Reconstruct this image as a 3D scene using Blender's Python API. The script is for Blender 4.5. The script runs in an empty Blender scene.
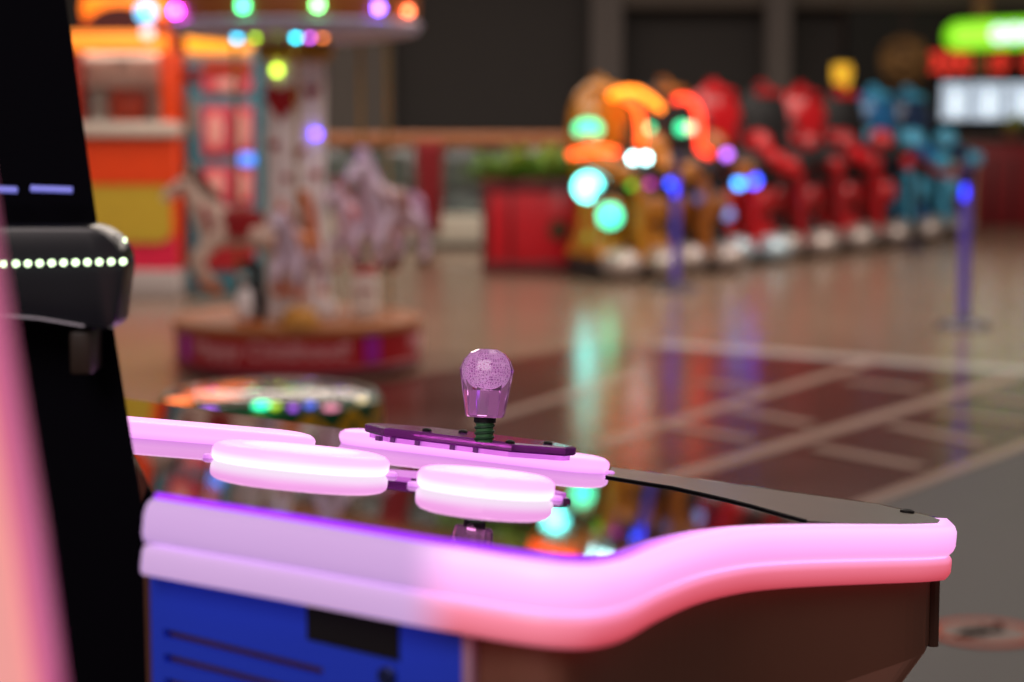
import bpy, bmesh, math, random
from mathutils import Vector, Matrix
random.seed(7)
S = bpy.context.scene
C = S.collection
PI = math.pi
# ------------------------------------------------------------------ camera
F = 2000.0
PITCH = math.atan(222 / F)
CP, SP = math.cos(PITCH), math.sin(PITCH)
EYE = Vector((0, 0, 1.28))
cam_d = bpy.data.cameras.new('camera'); cam = bpy.data.objects.new('camera', cam_d); C.objects.link(cam)
cam.location = EYE; cam.rotation_euler = (PI / 2 - PITCH, 0, 0)
cam_d.sensor_width = 36; cam_d.lens = 36 * F / 1024
cam_d.clip_start = 0.05; cam_d.clip_end = 200
cam_d.dof.use_dof = True; cam_d.dof.focus_distance = 1.41; cam_d.dof.aperture_fstop = 4.9
S.camera = cam
def ray(x, y):
    a = (x - 512) / F; b = -(y - 341) / F
    v = Vector((a, CP + b * SP, -SP + b * CP)); return v / v.y
def at(x, y, d): return EYE + ray(x, y) * d
def at_z(x, y, z=0.0):
    r = ray(x, y); return EYE + r * ((z - EYE.z) / r.z)
# ------------------------------------------------------------------ materials
def lin(c):
    return tuple(((v / 255) / 12.92 if v / 255 <= .04045 else ((v / 255 + .055) / 1.055) ** 2.4) for v in c)
MATS = {}
def mat(name, rgb, rough=.5, metal=0, emit=None, es=0, trans=0, ior=1.45, var=.12, scale=12, bump=0, coat=0, alpha=1):
    if name in MATS: return MATS[name]
    m = bpy.data.materials.new(name); m.use_nodes = True
    nt = m.node_tree; p = nt.nodes['Principled BSDF']
    c = lin(rgb)
    tc = nt.nodes.new('ShaderNodeTexCoord'); nz = nt.nodes.new('ShaderNodeTexNoise')
    nz.inputs['Scale'].default_value = scale; nz.inputs['Detail'].default_value = 3
    nt.links.new(tc.outputs['Object'], nz.inputs['Vector'])
    mx = nt.nodes.new('ShaderNodeMix'); mx.data_type = 'RGBA'
    mx.inputs[6].default_value = (*[v * (1 - var) for v in c], 1); mx.inputs[7].default_value = (*[min(1, v * (1 + var)) for v in c], 1)
    nt.links.new(nz.outputs['Fac'], mx.inputs[0]); nt.links.new(mx.outputs[2], p.inputs['Base Color'])
    p.inputs['Roughness'].default_value = rough; p.inputs['Metallic'].default_value = metal
    p.inputs['IOR'].default_value = ior; p.inputs['Transmission Weight'].default_value = trans
    p.inputs['Coat Weight'].default_value = coat; p.inputs['Alpha'].default_value = alpha
    if emit is not None:
        p.inputs['Emission Color'].default_value = (*lin(emit), 1); p.inputs['Emission Strength'].default_value = es
    if bump:
        b = nt.nodes.new('ShaderNodeBump'); b.inputs['Strength'].default_value = bump; b.inputs['Distance'].default_value = .01
        nt.links.new(nz.outputs['Fac'], b.inputs['Height']); nt.links.new(b.outputs['Normal'], p.inputs['Normal'])
    MATS[name] = m; return m
def lamp(name, rgb, es): return mat(name, rgb, .4, 0, rgb, es)
# ------------------------------------------------------------------ mesh builder
class MB:
    def __init__(s): s.bm = bmesh.new()
    def _xf(s, vs, M):
        for v in vs: v.co = M @ v.co
    def box(s, c, size, rz=0, bevel=0, M=None, seg=2):
        r = bmesh.ops.create_cube(s.bm, size=1); vs = r['verts']
        for v in vs: v.co = Vector((v.co.x * size[0], v.co.y * size[1], v.co.z * size[2]))
        if bevel:
            es = list({e for v in vs for e in v.link_edges})
            g = bmesh.ops.bevel(s.bm, geom=es, offset=bevel, segments=seg, affect='EDGES', profile=.5)
            vs = list({v for f in g['faces'] for v in f.verts} | {v for v in vs if v.is_valid})
            ext = set(vs)
            stack = list(vs)
            while stack:
                v = stack.pop()
                for e in v.link_edges:
                    o = e.other_vert(v)
                    if o not in ext: ext.add(o); stack.append(o)
            vs = list(ext)
        T = Matrix.Translation(Vector(c)) @ (M if M is not None else Matrix.Rotation(rz, 4, 'Z'))
        s._xf(vs, T); return s
    def ell(s, c, r, seg=24, rings=14, M=None):
        q = bmesh.ops.create_uvsphere(s.bm, u_segments=seg, v_segments=rings, radius=1)
        T = Matrix.Translation(Vector(c)) @ (M if M is not None else Matrix.Identity(4)) @ Matrix.Diagonal((*r, 1))
        s._xf(q['verts'], T); return s
    def lathe(s, c, prof, seg=32, M=None, sx=1, sy=1, close=True):
        rings = []
        for (r, z) in prof:
            if r < 1e-6: rings.append([s.bm.verts.new((0, 0, z))])
            else: rings.append([s.bm.verts.new((r * sx * math.cos(2 * PI * k / seg), r * sy * math.sin(2 * PI * k / seg), z)) for k in range(seg)])
        for a, b in zip(rings[:-1], rings[1:]):
            for k in range(seg):
                k2 = (k + 1) % seg
                if len(a) == 1 and len(b) == 1: continue
                if len(a) == 1: s.bm.faces.new((a[0], b[k2], b[k]))
                elif len(b) == 1: s.bm.faces.new((a[k], a[k2], b[0]))
                else: s.bm.faces.new((a[k], a[k2], b[k2], b[k]))
        if close:
            if len(rings[0]) > 2: s.bm.faces.new(rings[0][::-1])
            if len(rings[-1]) > 2: s.bm.faces.new(rings[-1])
        T = Matrix.Translation(Vector(c)) @ (M if M is not None else Matrix.Identity(4))
        s._xf([v for r in rings for v in r], T); return s
    def tube(s, pts, r, seg=10, r2=None, closed=False):
        pts = [Vector(p) for p in pts]; n = len(pts); rings = []; up = None
        for i, p in enumerate(pts):
            a = pts[(i - 1) % n] if (closed or i > 0) else p; b = pts[(i + 1) % n] if (closed or i < n - 1) else p
            t = (b - a).normalized()
            if up is None: up = Vector((0, 0, 1)) if abs(t.z) < .9 else Vector((1, 0, 0))
            x = t.cross(up).normalized(); up = x.cross(t).normalized()
            rr = r if r2 is None else r + (r2 - r) * i / (n - 1)
            rings.append([s.bm.verts.new(p + rr * (math.cos(2 * PI * k / seg) * x + math.sin(2 * PI * k / seg) * up)) for k in range(seg)])
        m = n if closed else n - 1
        for i in range(m):
            a, b = rings[i], rings[(i + 1) % n]
            for k in range(seg): s.bm.faces.new((a[k], a[(k + 1) % seg], b[(k + 1) % seg], b[k]))
        if not closed: s.bm.faces.new(rings[0][::-1]); s.bm.faces.new(rings[-1])
        return s
    def loft(s, loops, caps=True, closed=True):
        rs = [[s.bm.verts.new(Vector(p)) for p in L] for L in loops]; n = len(rs[0])
        for a, b in zip(rs[:-1], rs[1:]):
            for k in range(n if closed else n - 1): s.bm.faces.new((a[k], a[(k + 1) % n], b[(k + 1) % n], b[k]))
        if caps: s.bm.faces.new(rs[0][::-1]); s.bm.faces.new(rs[-1])
        return s
    def build(s, name, m, parent=None, smooth=True, world=False, angle=35):
        bmesh.ops.recalc_face_normals(s.bm, faces=s.bm.faces)
        if parent is not None and world:
            for v in s.bm.verts: v.co = v.co - parent_loc(parent)
        me = bpy.data.meshes.new(name); s.bm.to_mesh(me); s.bm.free()
        if smooth:
            for p in me.polygons: p.use_smooth = True
            try: me.set_sharp_from_angle(angle=math.radians(angle))
            except Exception: pass
        me.materials.append(m)
        o = bpy.data.objects.new(name, me); C.objects.link(o)
        if parent is not None: o.parent = parent
        return o
def parent_loc(p):
    v = Vector((0, 0, 0))
    while p is not None: v = v + p.location; p = p.parent
    return v
def tag(o, label=None, cat=None, group=None, kind=None):
    if label: o['label'] = label
    if cat: o['category'] = cat
    if group: o['group'] = group
    if kind: o['kind'] = kind
    return o
def thing(name, loc, label, cat, group=None, rz=0):
    o = bpy.data.objects.new(name, None); o.empty_display_size = .1; C.objects.link(o)
    o.location = loc; o.rotation_euler = (0, 0, rz); return tag(o, label, cat, group)
def struct(o): return tag(o, kind='structure')
def copy_tree(o, parent=None):
    c = o.copy(); C.objects.link(c)
    if parent is not None: c.parent = parent
    for ch in list(o.children): copy_tree(ch, c)
    return c
def poly_slab(pts, dz):   # thick polygon, top at pts
    return MB().loft([[p - dz for p in pts], pts])
def text_mesh(txt, size, extrude, offset=0):
    cu = bpy.data.curves.new('lettering', 'FONT'); cu.body = txt; cu.size = size; cu.extrude = extrude; cu.align_x = 'CENTER'; cu.align_y = 'CENTER'; cu.offset = offset
    o = bpy.data.objects.new('lettering', cu); C.objects.link(o)
    bpy.context.view_layer.update()
    dg = bpy.context.evaluated_depsgraph_get()
    me = bpy.data.meshes.new_from_object(o.evaluated_get(dg)); bpy.data.objects.remove(o); bpy.data.curves.remove(cu)
    return me
def mesh_obj(name, me, m, parent=None):
    me.materials.clear(); me.materials.append(m)
    o = bpy.data.objects.new(name, me); C.objects.link(o)
    if parent is not None: o.parent = parent
    return o
def skin(name, nodes, edges, m, parent, loc=(0, 0, 0), rz=0, sub=2):
    me = bpy.data.meshes.new(name)
    me.from_pydata([n[0] for n in nodes], edges, [])
    o = bpy.data.objects.new(name, me); C.objects.link(o); o.parent = parent; o.location = loc; o.rotation_euler = (0, 0, rz)
    o.modifiers.new('skin', 'SKIN')
    for i, n in enumerate(nodes):
        me.skin_vertices[0].data[i].radius = (n[1], n[1] if len(n) < 3 else n[2])
    me.skin_vertices[0].data[0].use_root = True
    sm = o.modifiers.new('sub', 'SUBSURF'); sm.levels = sub; sm.render_levels = sub
    me.materials.append(m); return o

# ================================================================== THE SETTING
def floor_material(name, rgb, rough, tile, grout=(60, 52, 46), mortar=.004, spec=.5):
    m = bpy.data.materials.new(name); m.use_nodes = True; nt = m.node_tree; p = nt.nodes['Principled BSDF']
    tc = nt.nodes.new('ShaderNodeTexCoord'); mp = nt.nodes.new('ShaderNodeMapping'); mp.inputs['Rotation'].default_value = (0, 0, .606)
    br = nt.nodes.new('ShaderNodeTexBrick'); c = lin(rgb)
    br.offset = 0; br.inputs['Scale'].default_value = 1; br.inputs['Brick Width'].default_value = tile; br.inputs['Row Height'].default_value = tile
    br.inputs['Mortar Size'].default_value = mortar; br.inputs['Mortar'].default_value = (*lin(grout), 1)
    br.inputs['Color1'].default_value = (*[v * .92 for v in c], 1); br.inputs['Color2'].default_value = (*[v * 1.06 for v in c], 1)
    nt.links.new(tc.outputs['Object'], mp.inputs['Vector']); nt.links.new(mp.outputs['Vector'], br.inputs['Vector'])
    nz = nt.nodes.new('ShaderNodeTexNoise'); nz.inputs['Scale'].default_value = 2.2; nz.inputs['Detail'].default_value = 5
    nt.links.new(tc.outputs['Object'], nz.inputs['Vector'])
    mx = nt.nodes.new('ShaderNodeMix'); mx.data_type = 'RGBA'; mx.blend_type = 'MULTIPLY'; mx.inputs[0].default_value = .35
    nt.links.new(br.outputs['Color'], mx.inputs[6]); nt.links.new(nz.outputs['Fac'], mx.inputs[7]); nt.links.new(mx.outputs[2], p.inputs['Base Color'])
    rr = nt.nodes.new('ShaderNodeMapRange'); rr.inputs[3].default_value = rough - .03; rr.inputs[4].default_value = rough + .05
    nt.links.new(nz.outputs['Fac'], rr.inputs[0]); nt.links.new(rr.outputs[0], p.inputs['Roughness'])
    p.inputs['IOR'].default_value = 1.5; p.inputs['Specular IOR Level'].default_value = spec
    return m
WALL_Y = 27.0
struct(MB().box((2, 13, -.05), (34, 30, .1)).build('floor', floor_material('tan_tile', (138, 114, 96), .2, .8), smooth=False))
U = Vector((.573, .819, 0)); V = Vector((.819, -.573, 0))
L0 = at_z(870, 500); UP = Vector((0, 0, .003))
def zone(name, v0, v1, u0, u1, z, m):
    P = [L0 + V * v0 + U * u0, L0 + V * v1 + U * u0, L0 + V * v1 + U * u1, L0 + V * v0 + U * u1]
    P = [Vector((p.x, p.y, z)) for p in P]
    return struct(poly_slab(P, Vector((0, 0, .0025))).build(name, m, smooth=False))
far_u = (at_z(740, 353) - L0).dot(U)
brown = floor_material('red_brown_tile', (86, 36, 28), .19, .8, (60, 30, 26))
grey = floor_material('grey_tile', (58, 51, 52), .4, .8, (70, 64, 62), spec=.12)
pale = mat('pale_floor_line', (150, 124, 112), .25, var=.1, scale=6)
# the lines run along U; the court lies on the far-left side of the near line, grey tile on the near side
zone('floor_court', (at_z(425, 374) - L0).dot(V), 0.0, -7.0, far_u, .0026, brown)
zone('floor_grey', 0.0, 7.0, -8.0, far_u + .1, .0026, grey)
def line(a, b, w, z=.006):
    a = at_z(*a); b = at_z(*b); t = (b - a).normalized(); s = Vector((-t.y, t.x, 0)) * w / 2
    P = [Vector((p.x, p.y, z)) for p in (a - s, b - s, b + s, a + s)]
    return struct(poly_slab(P, Vector((0, 0, .003))).build('floor_line', pale, smooth=False))
line((700, 565), (1080, 425), .07)
line((560, 512), (1016, 377), .10)
line((600, 445), (873, 362), .09)
line((470, 425), (640, 374), .08)
for a, b in (((890, 426), (985, 446)), ((935, 413), (1030, 424)), ((816, 449), (922, 469)), ((846, 382), (922, 391)),
             ((735, 411), (812, 426)), ((667, 427), (752, 441)), ((985, 399), (1040, 406)), ((700, 383), (770, 392))):
    line(a, b, .085, .0085)
zone('floor_border', (at_z(640, 347) - L0).dot(V), 7.0, far_u, far_u + .22, .0045, mat('grey_border_tile', (172, 164, 160), .2))

dark = mat('charcoal_wall_paint', (58, 54, 52), .8, var=.06, scale=3)
stone = mat('grey_brown_cladding', (98, 90, 84), .7, var=.08, scale=4)
struct(MB().box((2, WALL_Y + .1, 4.5), (34, .2, 9)).build('wall_back', dark, smooth=False))
def wx(px, d): return (px - 512) / F * d
def column(name, x0, x1, d, z1, m, y=341, th=.3, z0=0):
    a, b = wx(x0, d), wx(x1, d)
    return struct(MB().box(((a + b) / 2, d + th / 2, (z0 + z1) / 2), (b - a, th, z1 - z0), bevel=.02).build(name, m, smooth=False))
column('trim_1', 318, 394, 26.5, 6, stone, th=.5)
column('trim_2', 590, 622, 26.4, 6, mat('column_paint', (96, 88, 84), .7), th=.5)
column('trim_3', 764, 789, 26.3, 6, MATS['column_paint'], th=.5)
column('trim_4', 620, 1100, 26.5, 3.1, mat('beam_paint', (82, 72, 64), .7), th=.5, z0=2.72)
struct(MB().box((7.2, 26.75, 1.35), (5.6, .45, 2.7)).build('wall_right', mat('kiosk_dark_wall', (22, 19, 18), .7), smooth=False))

# balcony: low beige parapet, glass balustrade, wooden handrail
RY = 19.8
t = thing('balustrade', (-1.0, RY, 0), 'glass balustrade with orange-brown wooden handrail behind the carousel', 'railing')
MB().box((0, .1, .2), (6.4, .2, .28), bevel=.01).build('parapet', mat('beige_stone', (190, 184, 168), .6), t)
MB().box((0, .08, .03), (6.42, .2, .06)).build('kerb', mat('dark_plinth', (70, 64, 58), .6), t)
gl = mat('smoky_glass', (190, 205, 200), .03, trans=.95, ior=1.45, var=.02)
for k in range(4):
    MB().box((-2.4 + 1.6 * k, .1, .68), (1.54, .014, .68), bevel=.002).build('glass_pane', gl, t)
for k in range(5):
    MB().box((-3.18 + 1.59 * k, .1, .66), (.05, .05, .7), bevel=.006).build('post', mat('brushed_steel', (150, 148, 145), .3, 1), t)
MB().tube([(-3.25, .1, 1.07), (3.25, .1, 1.07)], .075, 14).build('handrail', mat('orange_wood', (150, 88, 45), .4, scale=20), t)
# far parapet beyond the glass
struct(MB().box((-1, 25.8, .3), (9, .2, .6)).build('wall_parapet', mat('grey_green_parapet', (112, 112, 104), .7), smooth=False))
# red cloth hanging from the handrail
def cloth(bm_pts_w, x0, x1, z0, z1, y, n=14, m=10, amp=.03):
    b = MB(); L = []
    for j in range(m + 1):
        v = j / m; row = []
        w = (x1 - x0) * (1 - .25 * v)
        for i in range(n + 1):
            u = i / n
            row.append(Vector(((x0 + x1) / 2 + (u - .5) * w, y - .02 - amp * math.sin(u * 9 + v) * (.3 + v), z1 + (z0 - z1) * v)))
        L.append(row)
    b.loft(L, caps=False, closed=False); return b
rc = cloth(None, wx(417, RY), wx(443, RY), .16, 1.06, RY - .01).build('red_cloth', mat('dark_red_fabric', (130, 22, 30), .8, scale=40, bump=.3))
sm = rc.modifiers.new('thick', 'SOLIDIFY'); sm.thickness = .012
tag(rc, 'narrow dark red cloth hanging from the wooden handrail', 'cloth')

# ================================================================== RED PLANTER
d = 16.6
px0, px1 = wx(482, d), wx(588, d)
t = thing('planter', ((px0 + px1) / 2, d + .3, 0), 'long dark red planter box with green plants beside the gold robot ride', 'planter')
w = px1 - px0
MB().box((0, 0, .4), (w - .04, .5, .74), bevel=.01).build('box', mat('red_lacquer', (186, 10, 28), .35), t)
redd = mat('dark_red_trim', (95, 10, 18), .4)
for sx in (-1, 1):
    MB().box((sx * (w / 2 - .03), -.235, .4), (.06, .06, .78), bevel=.008).build('corner_post', redd, t)
MB().box((0, -.24, .73), (w, .07, .1), bevel=.01).build('top_rail', redd, t)
MB().box((0, -.24, .05), (w, .07, .1), bevel=.01).build('bottom_rail', redd, t)
MB().box((-w / 2 + .24, -.245, .4), (.035, .05, .64), bevel=.005).build('stile', redd, t)
b = MB(); b.lathe((0.2, -.255, .36), [(0, -.01), (.085, -.01), (.09, 0), (.08, .012), (.03, .012), (0, .02)], 28, Matrix.Rotation(PI / 2, 4, 'X'))
b.build('emblem', mat('bronze_badge', (80, 60, 40), .4, .6), t)
MB().box((0, 0, .745), (w - .08, .44, .02)).build('soil', mat('dark_soil', (40, 30, 22), .95, bump=.6), t)
def leafy(parent, cx, cy, z, n, h, spread, m, name='plant'):
    b = MB()
    for k in range(n):
        a = random.uniform(0, 2 * PI); el = random.uniform(.35, 1.3); L = h * random.uniform(.6, 1.1); wd = L * .13
        base = Vector((cx + random.uniform(-spread, spread), cy + random.uniform(-.12, .12), z))
        dirv = Vector((math.cos(a) * math.cos(el), math.sin(a) * math.cos(el), math.sin(el)))
        side = dirv.cross(Vector((0, 0, 1))).normalized() * wd
        nrm = side.cross(dirv).normalized()
        pts = []
        for q in range(6):
            f = q / 5; c = base + dirv * L * f - Vector((0, 0, 1)) * L * .25 * f * f; ww = math.sin(PI * min(.98, f * .92 + .06))
            pts.append((c - side * ww + nrm * .01, c, c + side * ww + nrm * .01))
        vs = [[b.bm.verts.new(p) for p in row] for row in pts]
        for i in range(5):
            for j in range(2): b.bm.faces.new((vs[i][j], vs[i][j + 1], vs[i + 1][j + 1], vs[i + 1][j]))
    return b.build(name, m, parent)
green = mat('plant_green', (98, 142, 48), .6, var=.3, scale=15); green2 = mat('plant_olive', (130, 146, 52), .6, var=.3)
for k, xx in enumerate((-.36, -.2, .0, .16, .32)):
    leafy(t, xx, 0, .75, 34, .44 if k % 2 else .38, .1, green if k % 2 == 0 else green2)

# ================================================================== ROBOT RIDES
black = mat('black_vinyl', (10, 9, 11), .6)
darkgrey = mat('dark_grey_plastic', (44, 42, 44), .4)
chrome = mat('silver_plastic', (170, 158, 152), .3, .5)
FWD = Vector((.5, -.866, 0)); RZ = math.atan2(FWD.y, FWD.x)
def shellmat(nm, rgb): return mat(nm, rgb, .28, 0, coat=.4)
def ride(px, py_toe, label, cA, cB, cT, neon=False, extra=True):
    toe = at_z(px, py_toe); toe.z = 0
    c = toe - FWD * .42
    t = thing('robot_ride', c, label, 'kiddie ride', 'robot rides in a row', RZ)
    for s in (-1, 1):
        MB().box((.04, s * .22, .1), (.66, .25, .2), bevel=.06, seg=3).build('foot', darkgrey, t)
        f = t.children[-1] if False else None
        MB().ell((.34, s * .2, .13), (.19, .165, .13)).build('toe_cap', cT, t)
        lo = [Vector((x, s * .22 + y, .17)) for x, y in ((-.28, -.15), (.28, -.15), (.28, .15), (-.28, .15))]
        mi = [Vector((x, s * .2 + y, .38)) for x, y in ((-.18, -.12), (.17, -.12), (.17, .12), (-.18, .12))]
        hi = [Vector((x, s * .19 + y, .66)) for x, y in ((-.16, -.11), (.16, -.11), (.16, .11), (-.16, .11))]
        lg = MB().loft([lo, mi, hi]).build('leg', cA, t)
        bv = lg.modifiers.new('bevel', 'BEVEL'); bv.width = .035; bv.segments = 3
        MB().ell((.2, s * .2, .55), (.1, .12, .13)).build('knee_guard', cB, t)
        MB().ell((-.02, s * .3, 1.03), (.15, .12, .15)).build('shoulder', cB, t)
        fa = MB().tube([(.0, s * .32, 1.0), (.2, s * .32, .92), (.4, s * .29, .86)], .07, 14, .095).build('forearm', cA, t)
        MB().box((.47, s * .28, .85), (.15, .15, .15), bevel=.045, seg=3).build('fist', cB, t)
    MB().box((0, 0, .67), (.46, .58, .13), bevel=.05, seg=3).build('seat', black, t)
    MB().box((-.2, 0, 1.0), (.15, .46, .62), bevel=.06, seg=3, M=Matrix.Rotation(-.12, 4, 'Y')).build('backrest', black, t)
    prof = [(0, -.46), (.18, -.45), (.25, -.3), (.29, 0), (.28, .2), (.22, .36), (.12, .45), (0, .48)]
    MB().lathe((-.3, 0, 1.12), prof, 28, sx=.62, sy=1.02).build('back_shell', cA, t)
    MB().box((-.2, 0, 1.52), (.1, .3, .06), bevel=.025, M=Matrix.Rotation(.35, 4, 'Y')).build('visor', cB, t)
    cr = MB().loft([[Vector((-.42, -.03, 1.5)), Vector((-.12, -.03, 1.5)), Vector((-.12, .03, 1.5)), Vector((-.42, .03, 1.5))],
                    [Vector((-.38, -.012, 1.64)), Vector((-.3, -.012, 1.64)), Vector((-.3, .012, 1.64)), Vector((-.38, .012, 1.64))]]).build('crest', cB, t)
    MB().tube([(.32, 0, .14), (.3, 0, .5), (.24, 0, .86)], .06, 12).build('console_post', cB, t)
    MB().box((.24, 0, .9), (.09, .3, .2), bevel=.03, M=Matrix.Rotation(-.5, 4, 'Y')).build('dashboard', black, t)
    MB().tube([(.17 + .02 * math.sin(a), .11 * math.cos(a), .93 + .1 * math.sin(a)) for a in [2 * PI * k / 20 for k in range(20)]], .014, 8, closed=True).build('steering_wheel', darkgrey, t)
    MB().box((-.02, 0, .46), (.34, .3, .36), bevel=.06).build('hip', cB, t)
    return t
gold = shellmat('gold_plastic', (172, 108, 14)); goldd = shellmat('amber_plastic', (150, 84, 14))
red = shellmat('red_plastic', (180, 6, 18)); redm = shellmat('crimson_plastic', (150, 8, 18))
blue = shellmat('blue_plastic', (22, 96, 150)); lblue = shellmat('light_blue_plastic', (70, 160, 195))
navy = shellmat('navy_plastic', (18, 44, 80)); white = shellmat('white_plastic', (220, 215, 212)); blk = mat('black_plastic', (14, 13, 15), .65)
toe_pale = mat('pale_blue_toe', (176, 196, 205), .25, .4)
r1 = ride(648, 281, 'gold robot ride with orange neon tubes and big cyan lamps beside red planter', gold, gold, chrome)
r2 = ride(712, 274, 'black and amber robot ride with curved red neon behind the nearer barrier post', blk, goldd, chrome)
ride(760, 265, 'red robot ride with pale toes, first red one beside the black ride', red, red, toe_pale)
ride(808, 259, 'red robot ride with black shell and red arms, second of the red ones', blk, redm, chrome)
ride(846, 253, 'red robot ride with a tall red back shell, third of the red ones', red, redm, chrome)
ride(884, 248, 'red-armed robot ride with a black back next to the blue ones', blk, red, chrome)
ride(917, 243, 'blue robot ride with light blue arms, nearer of the two blue ones', blue, lblue, chrome)
ride(950, 238, 'dark navy robot ride with light blue shoulders at the far end of the row', navy, lblue, chrome)
def local(t, p):
    M = Matrix.Rotation(-RZ, 4, 'Z'); return M @ (Vector(p) - t.location)
def smooth_pts(P, n=5):
    P = [Vector(p) for p in P]; out = []
    for i in range(len(P) - 1):
        p0 = P[max(0, i - 1)]; p1 = P[i]; p2 = P[i + 1]; p3 = P[min(len(P) - 1, i + 2)]
        for k in range(n):
            f = k / n
            out.append(.5 * ((2 * p1) + (p2 - p0) * f + (2 * p0 - 5 * p1 + 4 * p2 - p3) * f * f + (3 * p1 - p0 - 3 * p2 + p3) * f ** 3))
    out.append(P[-1]); return out
from mathutils.bvhtree import BVHTree
BV = {}
def skin_tree(t):
    if t.name not in BV:
        vs, fs = [], []
        for ch in t.children:
            if ch.type != 'MESH': continue
            o_ = len(vs); vs += [v.co.copy() for v in ch.data.vertices]; fs += [[o_ + i for i in p.vertices] for p in ch.data.polygons]
        BV[t.name] = BVHTree.FromPolygons(vs, fs)
    return BV[t.name]
def seat(t, x, y, off):       # the point of the robot's own surface a lamp is fixed to, and where the lamp sits
    e = local(t, EYE); far = local(t, at(x, y, 20)); dr = (far - e).normalized(); tr = skin_tree(t)
    h, n_, i_, d_ = tr.ray_cast(e, dr)
    if h is not None: return h - dr * off, h
    best = None
    for k in range(40):
        q = e + dr * (far - e).length * (.7 + .28 * k / 39); c, n_, i_, d_ = tr.find_nearest(q)
        if best is None or d_ < best[0]: best = (d_, q, c)
    return best[1], best[2]
def neon(t, pix, dpt, r, m):
    P = [seat(t, x, y, r + .01) for x, y in pix]; e = local(t, EYE); dm = min((p - e).length for p, h in P)
    P = [(e + (p - e).normalized() * dm, h) for p, h in P]
    o = MB().tube(smooth_pts([p for p, h in P]), r, 10).build('neon_tube', m, t)
    for p, h in P[::2]:
        if (p - h).length > .002: MB().tube([p, h + (h - p).normalized() * .02], .01, 6).build('clip', darkgrey, o)
def disc_lamp(t, x, y, dpt, r, m, sx=1, name='lamp'):
    p, h_ = seat(t, x, y, .035 if r < .08 else .13); toeye = local(t, EYE) - p
    M = toeye.to_track_quat('Z', 'Y').to_matrix().to_4x4()
    b = MB().lathe(p, [(0, -.03), (r, -.03), (r, 0), (r * .8, .012), (0, .016)], 24, M, sx=sx)
    if (p - h_).length > .05: b.tube([p - toeye.normalized() * .02, h_ + (h_ - p).normalized() * .03], .012, 6)
    b.build(name, m, t)
ne = lamp('orange_neon', (255, 80, 26), 5); nr = lamp('red_neon', (255, 58, 30), 4.5); nye = lamp('amber_neon', (255, 130, 25), 4.5)
cy = lamp('cyan_lamp', (110, 255, 245), 8); gr = lamp('green_lamp', (60, 240, 165), 2.6); wc = lamp('white_cyan_lamp', (190, 255, 255), 14)
bl = lamp('blue_lamp', (50, 80, 255), 7); bcy = lamp('sky_blue_lamp', (60, 150, 255), 7); pu = lamp('violet_lamp', (120, 70, 255), 6)
D1 = r1.location.y - .5
neon(r1, [(610, 97), (620, 92), (636, 91), (650, 99), (662, 110)], [D1 + .05, D1 + .02, D1, D1, D1], .028, nye)
neon(r1, [(622, 97), (634, 103), (640, 118), (641, 146)], [D1 + .05, D1, D1 - .03, D1 - .05], .028, ne)
neon(r1, [(569, 155), (586, 152), (604, 150), (618, 153)], [D1, D1 - .03, D1 - .05, D1 - .05], .026, ne)
disc_lamp(r1, 588, 187, D1 - .15, .105, cy); disc_lamp(r1, 610, 216, D1 - .2, .09, lamp('mint_lamp', (70, 245, 185), 3.2))
disc_lamp(r1, 588, 129, D1, .075, gr, 1.5); disc_lamp(r1, 650, 128, D1 + .02, .03, gr)
disc_lamp(r1, 633, 158, D1 - .12, .03, wc, .9); disc_lamp(r1, 646, 158, D1 - .12, .03, wc, .9)
disc_lamp(r1, 631, 185, D1 - .2, .03, lamp('leaf_green_lamp', (90, 190, 50), 2)); disc_lamp(r1, 650, 184, D1 - .2, .03, lamp('pink_lamp', (200, 70, 170), 2.2))
disc_lamp(r1, 670, 183, D1 - .3, .028, bl)
disc_lamp(r1, 588, 238, D1 - .25, .05, lamp('dim_olive_lamp', (120, 110, 30), .8))
D2 = r2.location.y - .45
neon(r2, [(674, 100), (688, 99), (698, 112), (700, 132), (700, 148), (712, 155)], [D2 + .05, D2, D2, D2, D2, D2], .027, nr)
disc_lamp(r2, 682, 128, D2 - .03, .05, gr); disc_lamp(r2, 690, 128, D2 - .06, .04, lamp('warm_white_lamp', (255, 210, 180), 2.5))
disc_lamp(r2, 727, 155, D2 - .1, .04, lamp('lilac_lamp', (190, 110, 255), 4))
disc_lamp(r2, 739, 183, D2 - .15, .045, bcy); disc_lamp(r2, 754, 181, D2 - .1, .05, bl)
disc_lamp(r2, 698, 198, D2 - .15, .045, lamp('grey_blue_lamp', (90, 95, 150), .6))
disc_lamp(r2, 728, 214, D2 - .15, .05, lamp('pale_blue_lamp', (120, 150, 220), 1.0))

# ================================================================== BARRIER POSTS
post_m = mat('violet_metal', (118, 100, 228), .3, .6); glint_b = lamp('blue_glint', (40, 50, 255), 4.0)  # blue glow imitates a reflection on the metal post
def stanchion(px, py, label, m=post_m):
    p = at_z(px, py); p.z = 0
    t = thing('barrier_post', p, label, 'barrier post', 'belt barrier posts')
    MB().lathe((0, 0, 0), [(0, 0), (.17, 0), (.175, .012), (.15, .03), (.05, .05), (.034, .07)], 32).build('base', mat('gunmetal_base', (60, 56, 70), .35, .6), t)
    MB().tube([(0, 0, .05), (0, 0, .88)], .034, 20).build('pole', m, t)
    MB().lathe((0, 0, .88), [(0, 0), (.045, 0), (.047, .02), (.047, .12), (.03, .14), (0, .145)], 24).build('belt_head', mat('dark_violet_plastic', (44, 34, 80), .3), t)
    return t
s1 = stanchion(675, 290, 'violet barrier post in front of the gold robot ride')
s2 = stanchion(963, 327, 'violet barrier post with blue glint at the right, standing alone on the floor')
MB().lathe((-.02, -.045, .83), [(0, -.04), (.014, -.04), (.016, 0), (.014, .045), (0, .045)], 12).build('blue_light', glint_b, s2)
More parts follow.
